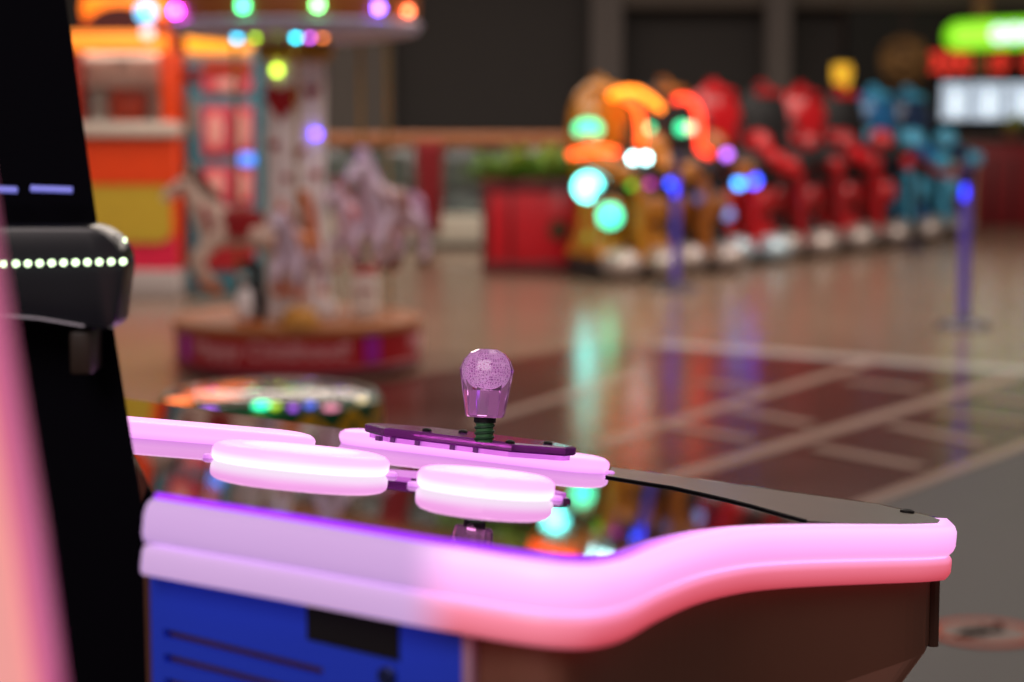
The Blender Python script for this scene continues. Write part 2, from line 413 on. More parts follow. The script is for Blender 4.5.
MB().lathe((-.01, -.045, .76), [(0, -.05), (.012, -.05), (.014, 0), (.012, .05), (0, .05)], 12).build('blue_light', glint_b, s1)
a, b_ = s1.location + Vector((0, 0, .95)), s2.location + Vector((0, 0, .95))
# the belt of the right post runs back to the blue rides
t = MB(); p0 = s2.location + Vector((-.04, 0, .94)); p1 = Vector((3.95, 19.6, .94))
L = []
for k in range(13):
    f = k / 12; c = p0.lerp(p1, f) - Vector((0, 0, .06 * math.sin(PI * f)))
    L.append([c + Vector((0, -.002, -.03)), c + Vector((0, .002, -.03)), c + Vector((0, .002, .03)), c + Vector((0, -.002, .03))])
t.loft(L); o = t.build('belt', mat('dark_red_belt', (110, 14, 30), .7), s2, world=True)
p3 = Vector((p1.x, p1.y, 0))
t = thing('barrier_post', p3, 'third barrier post at the far end of the dark red belt', 'barrier post', 'belt barrier posts')
for ch in list(s1.children):
    if ch.name.startswith('blue_light'): continue
    c = ch.copy(); C.objects.link(c); c.parent = t
    if ch.name.startswith('pole'): c.data = ch.data.copy(); c.data.materials[0] = black

# ================================================================== FOOD COUNTER (far right)
KD = 25.4
t = thing('food_counter', (wx(1000, 24.2), 24.4, 0), 'dark red food counter at far right behind the last barrier post', 'counter')
MB().box((0, 0, .5), (1.35, .5, 1.0), bevel=.02).build('body', mat('dark_red_panel', (120, 14, 22), .5), t)
MB().box((0, -.02, 1.03), (1.42, .58, .06), bevel=.015).build('worktop', mat('brown_worktop', (70, 40, 26), .4), t)
for k in range(6):
    MB().box((-.6 + .24 * k, -.262, .42), (.05, .03, .8), bevel=.006).build('batten', mat('black_red_batten', (50, 8, 12), .5), t)
pl = thing('counter_plant', (wx(1012, 24.2), 24.35, 1.06), 'small green potted plant on the dark red counter', 'plant')
MB().lathe((0, 0, 0), [(0, 0), (.08, 0), (.1, .12), (.085, .12), (.08, .1), (0, .1)], 20).build('pot', mat('clay_pot', (110, 60, 40), .7), pl)
leafy(pl, 0, 0, .1, 40, .28, .05, green2, 'leaves')
t = thing('slatted_fence', (wx(935, 23.6), 23.6, 0), 'pale slatted fence behind the blue robot rides', 'fence')
for k in range(11):
    MB().box((-.45 + .09 * k, 0, .42), (.04, .025, .84), bevel=.005).build('slat', mat('pale_wood', (150, 128, 100), .6), t)
for z in (.12, .72): MB().box((0, .025, z), (.98, .025, .06), bevel=.005).build('rail', MATS['pale_wood'], t)
# menu screens
scr = bpy.data.materials.new('menu_screen'); scr.use_nodes = True; nt = scr.node_tree; p = nt.nodes['Principled BSDF']
tc = nt.nodes.new('ShaderNodeTexCoord'); wv = nt.nodes.new('ShaderNodeTexBrick'); wv.inputs['Scale'].default_value = 1
wv.inputs['Brick Width'].default_value = .22; wv.inputs['Row Height'].default_value = .07; wv.inputs['Mortar Size'].default_value = .018
wv.inputs['Color1'].default_value = (.55, .72, .95, 1); wv.inputs['Color2'].default_value = (.3, .42, .62, 1); wv.inputs['Mortar'].default_value = (.85, .93, 1, 1)
mp = nt.nodes.new('ShaderNodeMapping'); mp.inputs['Rotation'].default_value = (PI / 2, 0, 0)
nt.links.new(tc.outputs['Object'], mp.inputs['Vector']); nt.links.new(mp.outputs['Vector'], wv.inputs['Vector'])
nt.links.new(wv.outputs['Color'], p.inputs['Emission Color']); p.inputs['Emission Strength'].default_value = .8; p.inputs['Base Color'].default_value = (.05, .05, .05, 1)
scn = [(941, 968, 'left menu screen glowing pale blue under the green sign'), (970, 1003, 'middle menu screen glowing pale blue above the counter'), (1005, 1040, 'right menu screen glowing pale blue, cut by the picture edge')]
for k, (x0, x1, lb) in enumerate(scn):
    p = at((x0 + x1) / 2, 101, 26.2)
    t = thing('menu_screen', p, lb, 'screen', 'menu screens over the counter'); ww = wx(x1, 26.2) - wx(x0, 26.2)
    MB().box((0, .03, 0), (ww + .012, .06, .49), bevel=.004).build('casing', black, t)
    MB().box((0, -.004, 0), (ww - .004, .01, .48)).build('display', scr, t)
    MB().ell((ww * .2 - .05, -.012, -.03), (.07, .008, .17)).build('picture', lamp('screen_picture', (225, 240, 255), 1.05), t)
# green sign on a wooden post
p = at(1000, 34, 25.0)
t = thing('green_sign', p, 'rounded lime green lit sign with white letters on a wooden post', 'sign')
def pill(b, x0, x1, r, y0, y1, n=14, tilt=0):
    L = []
    pts = [(x0 + r + r * math.cos(a), r * math.sin(a)) for a in [PI / 2 + PI * k / n for k in range(n + 1)]] + [(x1 - r + r * math.cos(a), r * math.sin(a)) for a in [-PI / 2 + PI * k / n for k in range(n + 1)]]
    b.loft([[Vector((x, y, z + tilt * x)) for x, z in pts] for y in (y0, y1)]); return b
pill(MB(), -.69, 1.1, .185, -.06, .06, tilt=.04).build('casing', lamp('lime_edge', (120, 215, 12), .9), t)
pill(MB(), -.60, 1.0, .11, -.075, -.058, tilt=.04).build('face', lamp('lime_face', (170, 245, 66), .9), t)
wl = lamp('white_letter', (225, 240, 255), 1.25)
for k in range(4):
    cx = -.03 + .19 * k
    MB().tube([(cx + .075 * math.cos(a), -.09, .0 + .08 * math.sin(a) + .04 * cx) for a in [2 * PI * q / 24 for q in range(24)]], .035, 8, closed=True).build('letter', wl, t)
MB().box((wx(978, 25) - p.x, .12, .35), (.2, .12, 1.7), bevel=.01).build('post', mat('hanging_wood', (120, 82, 45), .6), t)
# red neon lettering, mounted on the dark wall
p = at(960, 62, 26.3)
t = thing('red_neon_sign', p, 'row of red neon letters under the green sign', 'sign')
rn = lamp('coral_neon', (240, 62, 48), .55)
for k, (cx, wd, hh) in enumerate(((928, 8, 10), (940, 9, 14), (951, 9, 12), (963, 9, 11), (990, 9, 11), (998, 8, 10), (1024, 9, 10))):
    X = wx(cx, 26.3) - p.x; ss = 26.3 / F
    if k % 3 == 1: pts = [(X - wd * .5 * ss, 0, hh * .8 * ss), (X - wd * .5 * ss, 0, -hh * .4 * ss), (X, 0, -hh * .9 * ss), (X + wd * .5 * ss, 0, -hh * .4 * ss), (X + wd * .5 * ss, 0, hh * .8 * ss)]; cl = False
    else: pts = [(X + wd * .5 * ss * math.cos(a), 0, hh * .8 * ss * math.sin(a)) for a in [2 * PI * q / 16 for q in range(16)]]; cl = True
    MB().tube(pts, .035, 8, closed=cl).build('letter', rn, t)
MB().box((0, .05, 0), (1.4, .02, .03)).build('mounting_bar', black, t)
# pendants
p = at(905, 61, 24)
t = thing('woven_pendant', p, 'round brown woven pendant lamp hanging left of the red letters', 'pendant lamp')
b = MB()
for k in range(14):
    M = Matrix.Rotation(random.uniform(0, PI), 4, 'Z') @ Matrix.Rotation(random.uniform(0, PI), 4, 'X')
    b.tube([M @ Vector((.29 * math.cos(a), .29 * math.sin(a), 0)) for a in [2 * PI * q / 28 for q in range(28)]], .016, 6, closed=True)
b.build('shade', mat('rattan', (132, 96, 52), .7, scale=40), t)
MB().ell((0, 0, 0), (.24, .24, .24)).build('liner', mat('brown_paper', (84, 60, 34), .8), t)
MB().tube([(0, 0, .28), (0, 0, 2.2)], .012, 6).build('cord', mat('brown_cord', (60, 36, 24), .7), t)
p = at(842, 75, 25)
t = thing('lantern', p, 'small glowing yellow lantern hanging in front of the dark wall', 'lantern')
MB().lathe((0, 0, -.2), [(0, 0), (.07, .005), (.11, .12), (.125, .24), (.12, .32), (.08, .34), (0, .34)], 20).build('shade', lamp('yellow_glow', (232, 175, 45), .85), t)
MB().lathe((0, 0, .14), [(0, 0), (.1, 0), (.1, .05), (.02, .08), (0, .08)], 16).build('cap', black, t)
MB().tube([(0, 0, .27), (0, 0, 2)], .01, 6).build('cord', MATS['brown_cord'], t)

# ================================================================== SNACK MACHINES (left)
d = 14.3
mx0, mx1 = wx(64, d), wx(178, d); w = mx1 - mx0; cx = (mx0 + mx1) / 2
def zz(y, dd=d): return 1.28 - (y - 119) / F * dd * 1.0
t = thing('cotton_candy_machine', (cx, d + .35, 0), 'orange vending machine with glass window and yellow panel behind the carousel', 'vending machine')
orange = mat('orange_panel', (225, 66, 12), .4); owhite = mat('off_white_plastic', (205, 190, 178), .5)
zc = zz(129)
MB().box((0, 0, .1), (w, .66, .2), bevel=.02).build('plinth', mat('grey_white_plinth', (170, 160, 158), .5), t)
MB().box((0, .02, .2 + (zc - .26) / 2), (w - .02, .62, zc - .26), bevel=.02).build('body', orange, t)
MB().box((0, -.03, zc), (w + .01, .74, .1), bevel=.02).build('counter', owhite, t)
b = MB()
def rounded_panel(x0, x1, z0, z1, r, y, th, n=6):
    pts = []
    for (ax, az, st) in ((x1 - r, z1 - r, 0), (x0 + r, z1 - r, 1), (x0 + r, z0 + r, 2), (x1 - r, z0 + r, 3)):
        for k in range(n + 1):
            a = st * PI / 2 + PI / 2 * k / n; pts.append((ax + r * math.cos(a), az + r * math.sin(a)))
    return MB().loft([[Vector((x, yy, z)) for x, z in pts] for yy in (y, y - th)])
xl, xr = -w / 2 + .12, w / 2 - .05
rounded_panel(xl, xr + .04, zz(290), zz(236), .03, -.29, .02).build('pink_panel', mat('hot_pink', (215, 30, 70), .4), t)
rounded_panel(xl - .02, xr, zz(242), zz(182), .09, -.3, .03).build('yellow_panel', mat('mustard_yellow', (190, 160, 48), .4), t)
rounded_panel(xl, xr + .04, zz(184), zz(139), .08, -.31, .03).build('orange_front', orange, t)
z1 = zz(52)
MB().box((-w / 2 + .07, 0, (zc + z1) / 2), (.14, .6, z1 - zc), bevel=.015).build('pillar', mat('dark_orange', (150, 34, 10), .4), t)
MB().box((w / 2 - .06, 0, (zc + z1) / 2), (.12, .6, z1 - zc), bevel=.015).build('pillar', orange, t)
MB().box((0, .28, (zc + z1) / 2), (w - .04, .04, z1 - zc)).build('back_wall', mat('grey_pink_wall', (196, 176, 168), .6), t)
MB().box((.02, .02, zc + .17), (.26, .3, .24), bevel=.03).build('candy_bowl', orange, t)
for sx in (-.2, .24): MB().lathe((sx, -.05, zc + .05), [(0, 0), (.07, 0), (.08, .3), (.06, .36), (0, .36)], 16).build('canister', owhite, t)
MB().box((0, -.1, z1 - .16), (w - .2, .2, .2), bevel=.02).build('inner_sign', mat('salmon_sign', (228, 180, 165), .5), t)
MB().box((0, -.2, z1 - .03), (w - .3, .1, .03), bevel=.006).build('inner_fill_light', lamp('warm_fill', (255, 232, 215), 1.2), t)  # added lamp, not seen, to brighten the window interior
MB().box((0, -.28, (zc + z1) / 2), (w - .28, .012, z1 - zc - .04)).build('glass', mat('clear_glass', (230, 235, 235), .04, trans=1, var=.01), t)
MB().box((-.06, -.02, (z1 + zz(33)) / 2), (w - .16, .66, zz(33) - z1), bevel=.05, seg=3).build('lit_header', lamp('amber_header', (255, 140, 45), 1.15), t)
b = MB(); b.lathe((0, -.1, zz(33)), [(0, -.12), (.26, -.12), (.26, .12), (0, .12)], 36, Matrix.Rotation(PI / 2, 4, 'X'), sx=1, sy=.72)
b.build('arch', mat('plum_arch', (70, 24, 24), .5), t)
MB().box((-.02, .2, zz(6)), (w * .82, .2, .16), bevel=.05, seg=3).build('top_light', lamp('amber_top_light', (255, 125, 30), 1.3), t)
MB().box((-.02, .24, zz(20)), (w * .82, .1, .4)).build('top_board', mat('rust_board', (190, 84, 24), .5, emit=(190, 70, 10), es=.4), t)
MB().ell((w / 2 - .2, -.34, zz(14)), (.07, .05, .07)).build('bulb', lamp('ice_bulb', (110, 205, 255), 2.4), t)
MB().ell((w / 2 - .19, -.35, zz(34)), (.045, .04, .045)).build('bulb', lamp('rose_bulb', (255, 190, 190), 2), t)
d = 14.6
mx0, mx1 = wx(187, d), wx(255, d); w = mx1 - mx0
t = thing('poster_machine', ((mx0 + mx1) / 2, d + .35, 0), 'teal vending machine covered in pink and red posters behind the carousel column', 'vending machine')
MB().box((0, 0, .95), (w, .64, 1.9 - .02), bevel=.02).build('body', mat('teal_panel', (62, 122, 138), .45), t)
MB().box((0, -.02, zz(44, d)), (w, .68, .16), bevel=.06, seg=3).build('lit_header', lamp('yellow_header', (255, 160, 35), 1.4), t)
MB().box((0, -.3, zz(56, d)), (w, .06, .06), bevel=.01).build('ledge', mat('pale_ledge', (200, 170, 150), .5), t)
pink = mat('poster_pink', (214, 62, 84), .5); palep = mat('poster_pale', (232, 170, 160), .5)
rr = [(205, 254, 62, 76, mat('poster_rust', (176, 52, 16), .5)), (205, 254, 78, 93, pink), (204, 229, 106, 155, pink), (231, 254, 106, 155, pink), (204, 229, 166, 204, pink), (231, 254, 166, 204, pink), (204, 254, 210, 270, mat('poster_red', (170, 30, 40), .5))]
for (x0, x1, y0, y1, m) in rr:
    X0, X1 = wx(x0, d) - t.location.x, wx(x1, d) - t.location.x
    pp = MB().box(((X0 + X1) / 2, -.33, (zz(y0, d) + zz(y1, d)) / 2), (X1 - X0, .012, zz(y0, d) - zz(y1, d)), bevel=.002).build('poster', m, t)
    if m is pink:
        MB().ell(((X0 + X1) / 2, -.338, (zz(y0, d) + zz(y1, d)) / 2), ((X1 - X0) * .3, .006, (zz(y0, d) - zz(y1, d)) * .36)).build('picture', palep, pp)
MB().ell((wx(196, d) - t.location.x, -.322, zz(76, d)), (.06, .012, .07)).build('dial', mat('poster_wine', (110, 40, 52), .5), t)
MB().ell((wx(194, d) - t.location.x, -.322, zz(118, d)), (.035, .012, .14)).build('picture', mat('poster_tan', (150, 125, 110), .5), t)
MB().box((wx(248, d) - t.location.x, -.345, zz(159, d)), (.11, .03, .08), bevel=.012).build('blue_light', lamp('azure_light', (70, 140, 255), 1.6), t)

# ================================================================== CAROUSEL
CY = 10.3; CX = wx(297, CY)
car = thing('carousel', (CX, CY, 0), 'small kiddie carousel with red base, white column and coloured bulbs', 'carousel')
R = .63
MB().lathe((0, 0, 0), [(0, .0), (.5, .0), (.5, .05), (0, .05)], 40).build('foot_ring', mat('dark_blue_shade', (40, 36, 66), .5), car)  # foot ring coloured dark blue for the shadow under the drum
MB().lathe((0, 0, 0), [(0, .04), (R - .02, .04), (R - .015, .06), (R, .07), (R, .225), (R - .01, .235), (0, .236)], 64).build('drum', mat('carousel_red', (158, 6, 20), .5), car)
MB().lathe((0, 0, 0), [(R - .03, .225), (R + .012, .225), (R + .012, .262), (R - .02, .275), (0, .275)], 64).build('platform', mat('tan_platform', (160, 98, 58), .45), car)
MB().lathe((0, 0, 0), [(R - .02, .04), (R + .008, .035), (R + .01, .06), (R - .005, .075)], 64, close=False).build('lower_trim', mat('rose_trim', (120, 40, 52), .5), car)
def wrap_text(txt, size, ang, z, r, m, squash=1.0):
    me = text_mesh(txt, size, .004)
    for v in me.vertices:
        a = ang + v.co.x * squash / r
        rr_ = r + v.co.z + .002
        v.co = Vector((rr_ * math.sin(a), -rr_ * math.cos(a), z + v.co.y))
    return mesh_obj('lettering', me, m, car)
let = mat('white_lettering', (214, 160, 165), .6)
face = math.atan2(-CX, CY)
wrap_text('Happy Childhood!', .115, -.15, .152, R, let, 1.0)
wrap_text('Happy Childhood!', .115, 1.87, .152, R, let, 1.0)
wrap_text('Happy Childhood!', .115, -2.17, .152, R, let, 1.0)
mg = lamp('magenta_panel', (120, 14, 110), .25)
for an in (.72, -.98): 
    b = MB(); L = []
    for k in range(7):
        a = an - .07 + .14 * k / 6
        L.append([Vector(((R + q) * math.sin(a), -(R + q) * math.cos(a), z)) for q, z in ((.001, .085), (.006, .085), (.006, .21), (.001, .21))])
    b.loft(L).build('purple_panel', mg, car)
cw = mat('column_white', (240, 228, 228), .35)
MB().lathe((0, 0, .275), [(.0, 0), (.2, 0), (.2, .05), (.165, .1), (.15, .5), (.15, .95), (.16, 1.2), (.15, 1.3), (0, 1.3)], 40).build('column', cw, car)
MB().lathe((0, 0, 1.565), [(.15, 0), (.19, .02), (.2, .08), (.17, .11), (0, .11)], 32).build('capital', mat('gold_trim', (176, 130, 40), .4, .3), car)
# hearts on the column
hm = mat('heart_red', (160, 14, 26), .35)
def heart(ang, z, s, m=hm, name='heart', r=.166):
    pts = []
    for k in range(28):
        a = 2 * PI * k / 28
        x = 16 * math.sin(a) ** 3 / 17; y = (13 * math.cos(a) - 5 * math.cos(2 * a) - 2 * math.cos(3 * a) - math.cos(4 * a)) / 17
        pts.append((x * s, y * s))
    L = []
    for q in (-.01, .012):
        L.append([Vector(((r + q) * math.sin(ang + x / r), -(r + q) * math.cos(ang + x / r), z + y)) for x, y in pts])
    return MB().loft(L).build(name, m, car)
heart(-.36, 1.375, .108); heart(.2, 1.12, .032); heart(-.2, .985, .025); heart(.62, 1.42, .04); heart(.75, 1.0, .03); heart(-.6, 1.15, .03)
# orange spiral ribbon
b = MB(); L = []
for k in range(20):
    f = k / 19; a = .28 + .3 * math.sin(f * PI * .9); z = .92 - .36 * f; wdt = .028
    L.append([Vector(((.164 + q) * math.sin(a + o_), -(.164 + q) * math.cos(a + o_), z)) for q, o_ in ((0, -.14), (.014, -.14), (.014, .14), (0, .14))])
b.loft(L).build('orange_ribbon', mat('ribbon_orange', (205, 98, 16), .4), car)
# canopy
MB().lathe((0, 0, 0), [(.1, 1.665), (.3, 1.665), (R - .04, 1.70), (R, 1.715), (R, 1.75), (.1, 1.75)], 64).build('canopy_underside', mat('pale_canopy', (190, 182, 205), .4), car)
MB().lathe((0, 0, 0), [(R - .06, 1.75), (R - .01, 1.75), (R + .005, 1.84), (R - .01, 1.95), (.4, 2.1), (.12, 2.3), (0, 2.36)], 64).build('canopy', mat('canopy_gold', (150, 82, 34), .4), car)
MB().lathe((0, 0, 0), [(R - .02, 1.735), (R + .015, 1.74), (R + .02, 1.755), (R, 1.77)], 64, close=False).build('canopy_trim', mat('silver_blue_trim', (170, 165, 195), .35), car)
bulbs = [(180, 11, 'magenta_bulb', (230, 70, 255), .024, 14), (245, 6, 'green_bulb', (70, 235, 140), .024, 10), (320, 5, 'lime_bulb', (120, 240, 130), .024, 10),
         (381, 8, 'violet_bulb', (130, 90, 255), .022, 14), (410, 11, 'coral_bulb', (255, 115, 70), .02, 9)]
rim = R + .02
def front_r(px, r):
    # angle on the carousel whose camera-side point projects to px
    best = None
    for k in range(-90, 91):
        a = math.radians(k); X = CX + r * math.sin(a); Y = CY - r * math.cos(a)
        e = abs(512 + F * X / Y - px)
        if best is None or e < best[0]: best = (e, a)
    return best[1]
for (x, y, nm, c, r, es) in bulbs:
    a = front_r(x, rim); X, Y = rim * math.sin(a), -rim * math.cos(a)
    P = at(x, y, CY + Y)
    MB().ell((X, Y, P.z), (r, r, r), 16, 10).build('bulb', lamp(nm, c, es * 1.3), car)
inner = [(240, 26, 'cyan_bulb', (40, 190, 230), .02, 8), (258, 23, 'yellow_green_bulb', (150, 200, 20), .016, 7), (298, 24, 'aqua_bulb', (40, 225, 255), .017, 10),
         (312, 24, 'orchid_bulb', (210, 90, 230), .015, 8), (324, 25, 'amber_bulb', (230, 120, 50), .015, 6)]
for (x, y, nm, c, r, es) in inner:
    a = front_r(x, .42); X, Y = .42 * math.sin(a), -.42 * math.cos(a); P = at(x, y, CY + Y)
    MB().ell((X, Y, 1.68), (r, r, r), 16, 10).build('bulb', lamp(nm, c, es * 1.3), car)
for (x, y, nm, c, r, es) in ((279, 70, 'pear_green_bulb', (190, 230, 60), .022, 5), (317, 134, 'indigo_bulb', (105, 70, 255), .02, 8)):
    a = front_r(x, .165); X, Y = .17 * math.sin(a), -.17 * math.cos(a); P = at(x, y, CY + Y)
    MB().ell((X, Y, P.z), (r, r, r), 16, 10).build('bulb', lamp(nm, c, es * 1.3), car)
# horses: carved, one continuous skinned body each (parts of the carousel's horse seats)
brass = mat('brass_pole', (190, 150, 70), .25, .9)
def horse(px, py, dd, rz, body_m, mane_m, sad_m, hoof_m, sc):
    P = at(px, py, dd); base = P - Vector((CX, CY, 0)) - Vector((0, 0, .40 * sc))
    X = lambda p: Vector(p) * sc
    nodes = [(X((.17, 0, .4)), .105 * sc), (X((0, 0, .385)), .1 * sc), (X((-.15, 0, .41)), .105 * sc), (X((-.23, 0, .54)), .065 * sc), (X((-.28, 0, .66)), .05 * sc), (X((-.36, 0, .61)), .042 * sc), (X((-.43, 0, .55)), .03 * sc),
             (X((-.16, .06, .3)), .05 * sc), (X((-.27, .07, .2)), .032 * sc), (X((-.2, .07, .08)), .024 * sc),
             (X((-.16, -.06, .3)), .05 * sc), (X((-.23, -.07, .18)), .032 * sc), (X((-.13, -.07, .06)), .024 * sc),
             (X((.2, .07, .3)), .058 * sc), (X((.28, .08, .2)), .034 * sc), (X((.22, .08, .06)), .025 * sc),
             (X((.2, -.07, .3)), .058 * sc), (X((.3, -.08, .18)), .034 * sc), (X((.27, -.08, .05)), .025 * sc)]
    E_ = [(0, 1), (1, 2), (2, 3), (3, 4), (4, 5), (5, 6), (2, 7), (7, 8), (8, 9), (2, 10), (10, 11), (11, 12), (0, 13), (13, 14), (14, 15), (0, 16), (16, 17), (17, 18)]
    o = skin('horse', nodes, E_, body_m, car, base, rz)
    def sub(b, nm, m): return b.build(nm, m, o)
    for i in (9, 12, 15, 18):
        q = nodes[i][0]; sub(MB().lathe(q - Vector((0, 0, .04 * sc)), [(0, 0), (.04 * sc, 0), (.03 * sc, .06 * sc), (0, .06 * sc)], 12), 'hoof', hoof_m)
    b = MB()
    for k in range(7):
        f = k / 6; c = X((-.14 - .13 * f, 0, .54 + .16 * f)); b.ell(c, (.05 * sc, .035 * sc, .06 * sc), 12, 8)
    sub(b, 'mane', mane_m)
    sub(MB().tube([X(p) for p in ((.26, 0, .44), (.34, 0, .42), (.38, 0, .3), (.36, 0, .16))], .045 * sc, 10, .02 * sc), 'tail', mane_m)
    sub(MB().ell(X((.0, 0, .46)), (.14 * sc, .118 * sc, .055 * sc)), 'saddle', sad_m)
    sub(MB().lathe(X((0.01, 0, .43)), [(.105 * sc, -.09 * sc), (.122 * sc, -.09 * sc), (.122 * sc, .03 * sc), (.105 * sc, .03 * sc)], 24, sx=1.25, close=False), 'saddle_cloth', sad_m)
    sub(MB().lathe(X((-.17, 0, .43)), [(.1 * sc, -.02 * sc), (.118 * sc, -.02 * sc), (.118 * sc, .02 * sc), (.1 * sc, .02 * sc)], 20, Matrix.Rotation(PI / 2 - .3, 4, 'Y'), close=False), 'harness', sad_m)
    for s in (-1, 1):
        sub(MB().lathe(X((-.27, s * .03, .7)), [(0, 0), (.018 * sc, 0), (.012 * sc, .04 * sc), (0, .07 * sc)], 8), 'ear', body_m)
        sub(MB().ell(X((-.335, s * .042, .635)), (.014 * sc,) * 3, 8, 6), 'eye', black)
    zt = 1.70 - base.z; sub(MB().tube([(0, 0, .275 - base.z), (0, 0, zt)], .011, 8), 'pole', brass)
    return o
cream = mat('horse_cream', (220, 190, 172), .4); lav = mat('horse_lavender_white', (214, 192, 214), .4); brn = mat('horse_brown', (92, 52, 30), .5)
omane = mat('horse_orange', (200, 96, 20), .5); sadr = mat('saddle_red', (150, 12, 20), .4); sadg = mat('saddle_gold', (212, 120, 40), .4, .2)
horse(238, 226, 9.98, .15, cream, brn, sadr, omane, .86)
horse(388, 206, 10.4, 1.05, lav, mat('horse_lilac', (205, 172, 208), .5), mat('saddle_tan', (150, 104, 100), .4), brn, .86)
horse(298, 246, 9.95, 1.25, lav, omane, sadg, omane, .66)
horse(362, 222, 10.75, .9, lav, sadr, mat('saddle_scarlet', (200, 50, 30), .4), sadr, .7)
# penguin seat figure and white bench on the platform
o = thing('tmp', (0, 0, 0), None, None); bpy.data.objects.remove(o)
P = at(252, 318, 9.85) - Vector((CX, CY, 0)); P.z = .272
pb = MB().lathe(P, [(0, 0), (.05, .0), (.075, .05), (.08, .13), (.055, .2), (.06, .25), (.05, .3), (0, .325)], 20).build('penguin_figure', mat('penguin_black', (20, 18, 22), .4), car)
MB().ell(P + Vector((-.02, -.05, .1)), (.05, .04, .09)).build('belly', cw, pb)
MB().ell(P + Vector((-.03, -.055, .235)), (.035, .025, .03)).build('face', mat('pale_aqua', (140, 175, 180), .4), pb)
MB().lathe(P + Vector((-.035, -.075, .225)), [(0, -.02), (.016, 0), (0, .03)], 8, Matrix.Rotation(PI / 2, 4, 'X')).build('beak', omane, pb)
for s in (-1, 1): MB().ell(P + Vector((s * .035 - .01, -.05, .012)), (.03, .045, .015)).build('foot', omane, pb)
P = at(366, 322, 10.1) - Vector((CX, CY, 0)); P.z = .275
sb = MB().box(P + Vector((0, 0, .11)), (.13, .14, .22), bevel=.025).build('bench_seat', mat('bench_white', (225, 212, 202), .45), car)
MB().box(P + Vector((0, -.068, .15)), (.1, .02, .02), bevel=.006).build('red_stripe', sadr, sb)
MB().box(P + Vector((-.0, .0, .235)), (.12, .13, .03), bevel=.012).build('cushion', mat('rose_cushion', (190, 80, 80), .5), sb)
P = at(300, 322, 9.75) - Vector((CX, CY, 0)); P.z = .275
MB().lathe(P, [(0, 0), (.1, 0), (.085, .06), (.05, .09), (0, .095)], 20).build('stepping_mound', mat('yellow_ochre', (190, 130, 50), .5), car)

# ================================================================== DOME GAME behind the panel
DD = 4.2
x0, x1 = wx(159, DD), wx(379, DD); DR = (x1 - x0) / 2
top = at(268, 383, DD).z
t = thing('dome_game', ((x0 + x1) / 2, DD + .0, 0), 'round game drum with clear dome and yellow green diamonds behind the pink lights', 'arcade game')
zr = .69
MB().lathe((0, 0, 0), [(0, 0), (DR * .8, 0), (DR * .8, .1), (DR * .72, .14), (DR * .85, zr - .2), (DR * .97, zr - .1), (DR * .97, zr - .075), (0, zr - .075)], 48).build('drum', mat('drum_green', (20, 70, 46), .4), t)
har = mat('harlequin_green', (16, 84, 48), .35); yel = mat('harlequin_yellow', (210, 158, 20), .35)
MB().lathe((0, 0, 0), [(DR * .97, zr - .08), (DR * 1.0, zr - .075), (DR * 1.0, zr), (DR * .95, zr + .012), (DR * .2, zr + .012)], 48).build('rim', har, t)
for k in range(14):
    a0 = 2 * PI * k / 14; h = PI / 14 * .98
    def RP(a, z, q=.003): return Vector(((DR + q) * math.sin(a), -(DR + q) * math.cos(a), z))
    L = []
    n = 8
    for q in (.0, .005):
        top_ = []
        bot_ = []
        for i in range(n + 1):
            f = i / n * 2 - 1; hh = (1 - abs(f)) * .04
            top_.append(RP(a0 + f * h, zr - .037 + hh + .0005, q)); bot_.append(RP(a0 + f * h, zr - .037 - hh - .0005, q))
        L.append(top_ + bot_[::-1])
    MB().loft(L).build('diamond', yel, t)
MB().lathe((0, 0, zr), [(DR * .96, .0), (DR * .97, .008), (DR * .9, .02), (DR * .7, .028), (DR * .4, .032), (0, .033)], 48, close=False).build('dome', mat('clear_dome', (235, 230, 225), .03, trans=.85, ior=1.5, var=.02), t)
t.children[-1].modifiers.new('thick', 'SOLIDIFY').thickness = -.004
deck = MB().lathe((0, 0, zr + .013), [(0, 0), (DR * .9, 0), (DR * .9, .004), (0, .006)], 40).build('deck', mat('deck_grey', (120, 105, 95), .3), t)
for (px, py, rx, ry, nm, c, es) in ((180, 401, .03, .03, 'deck_coral_glint', (255, 120, 50), 1.6), (205, 395, .045, .035, 'deck_orange_glint', (255, 110, 20), 1.5), (235, 391, .045, .035, 'deck_orange_glint', (255, 110, 20), 1.7), (222, 399, .05, .02, 'deck_orange_glint', (255, 110, 20), 1.2),  # coral and orange spots imitate reflections of orange machine lights
                                    (261, 405, .018, .035, 'deck_mint', (30, 235, 170), 3), (275, 406, .012, .02, 'deck_lime', (150, 190, 30), 2.0), (290, 394, .016, .02, 'deck_lime', (150, 190, 30), .8), (310, 405, .012, .016, 'deck_azure', (70, 100, 230), 1.4), (331, 408, .018, .016, 'deck_rose', (220, 130, 160), 1.2), (293, 408, .01, .014, 'deck_purple', (150, 70, 220), 1.5), (209, 411, .016, .02, 'deck_purple', (150, 70, 220), 1.3), (362, 400, .012, .016, 'deck_pearl', (220, 200, 150), 1.2)):
    p = at_z(px, py, zr + .02) - t.location
    MB().ell((p.x, p.y, zr + .02), (rx, ry, .006), 16, 8).build('button_glint', lamp(nm, c, es), t)

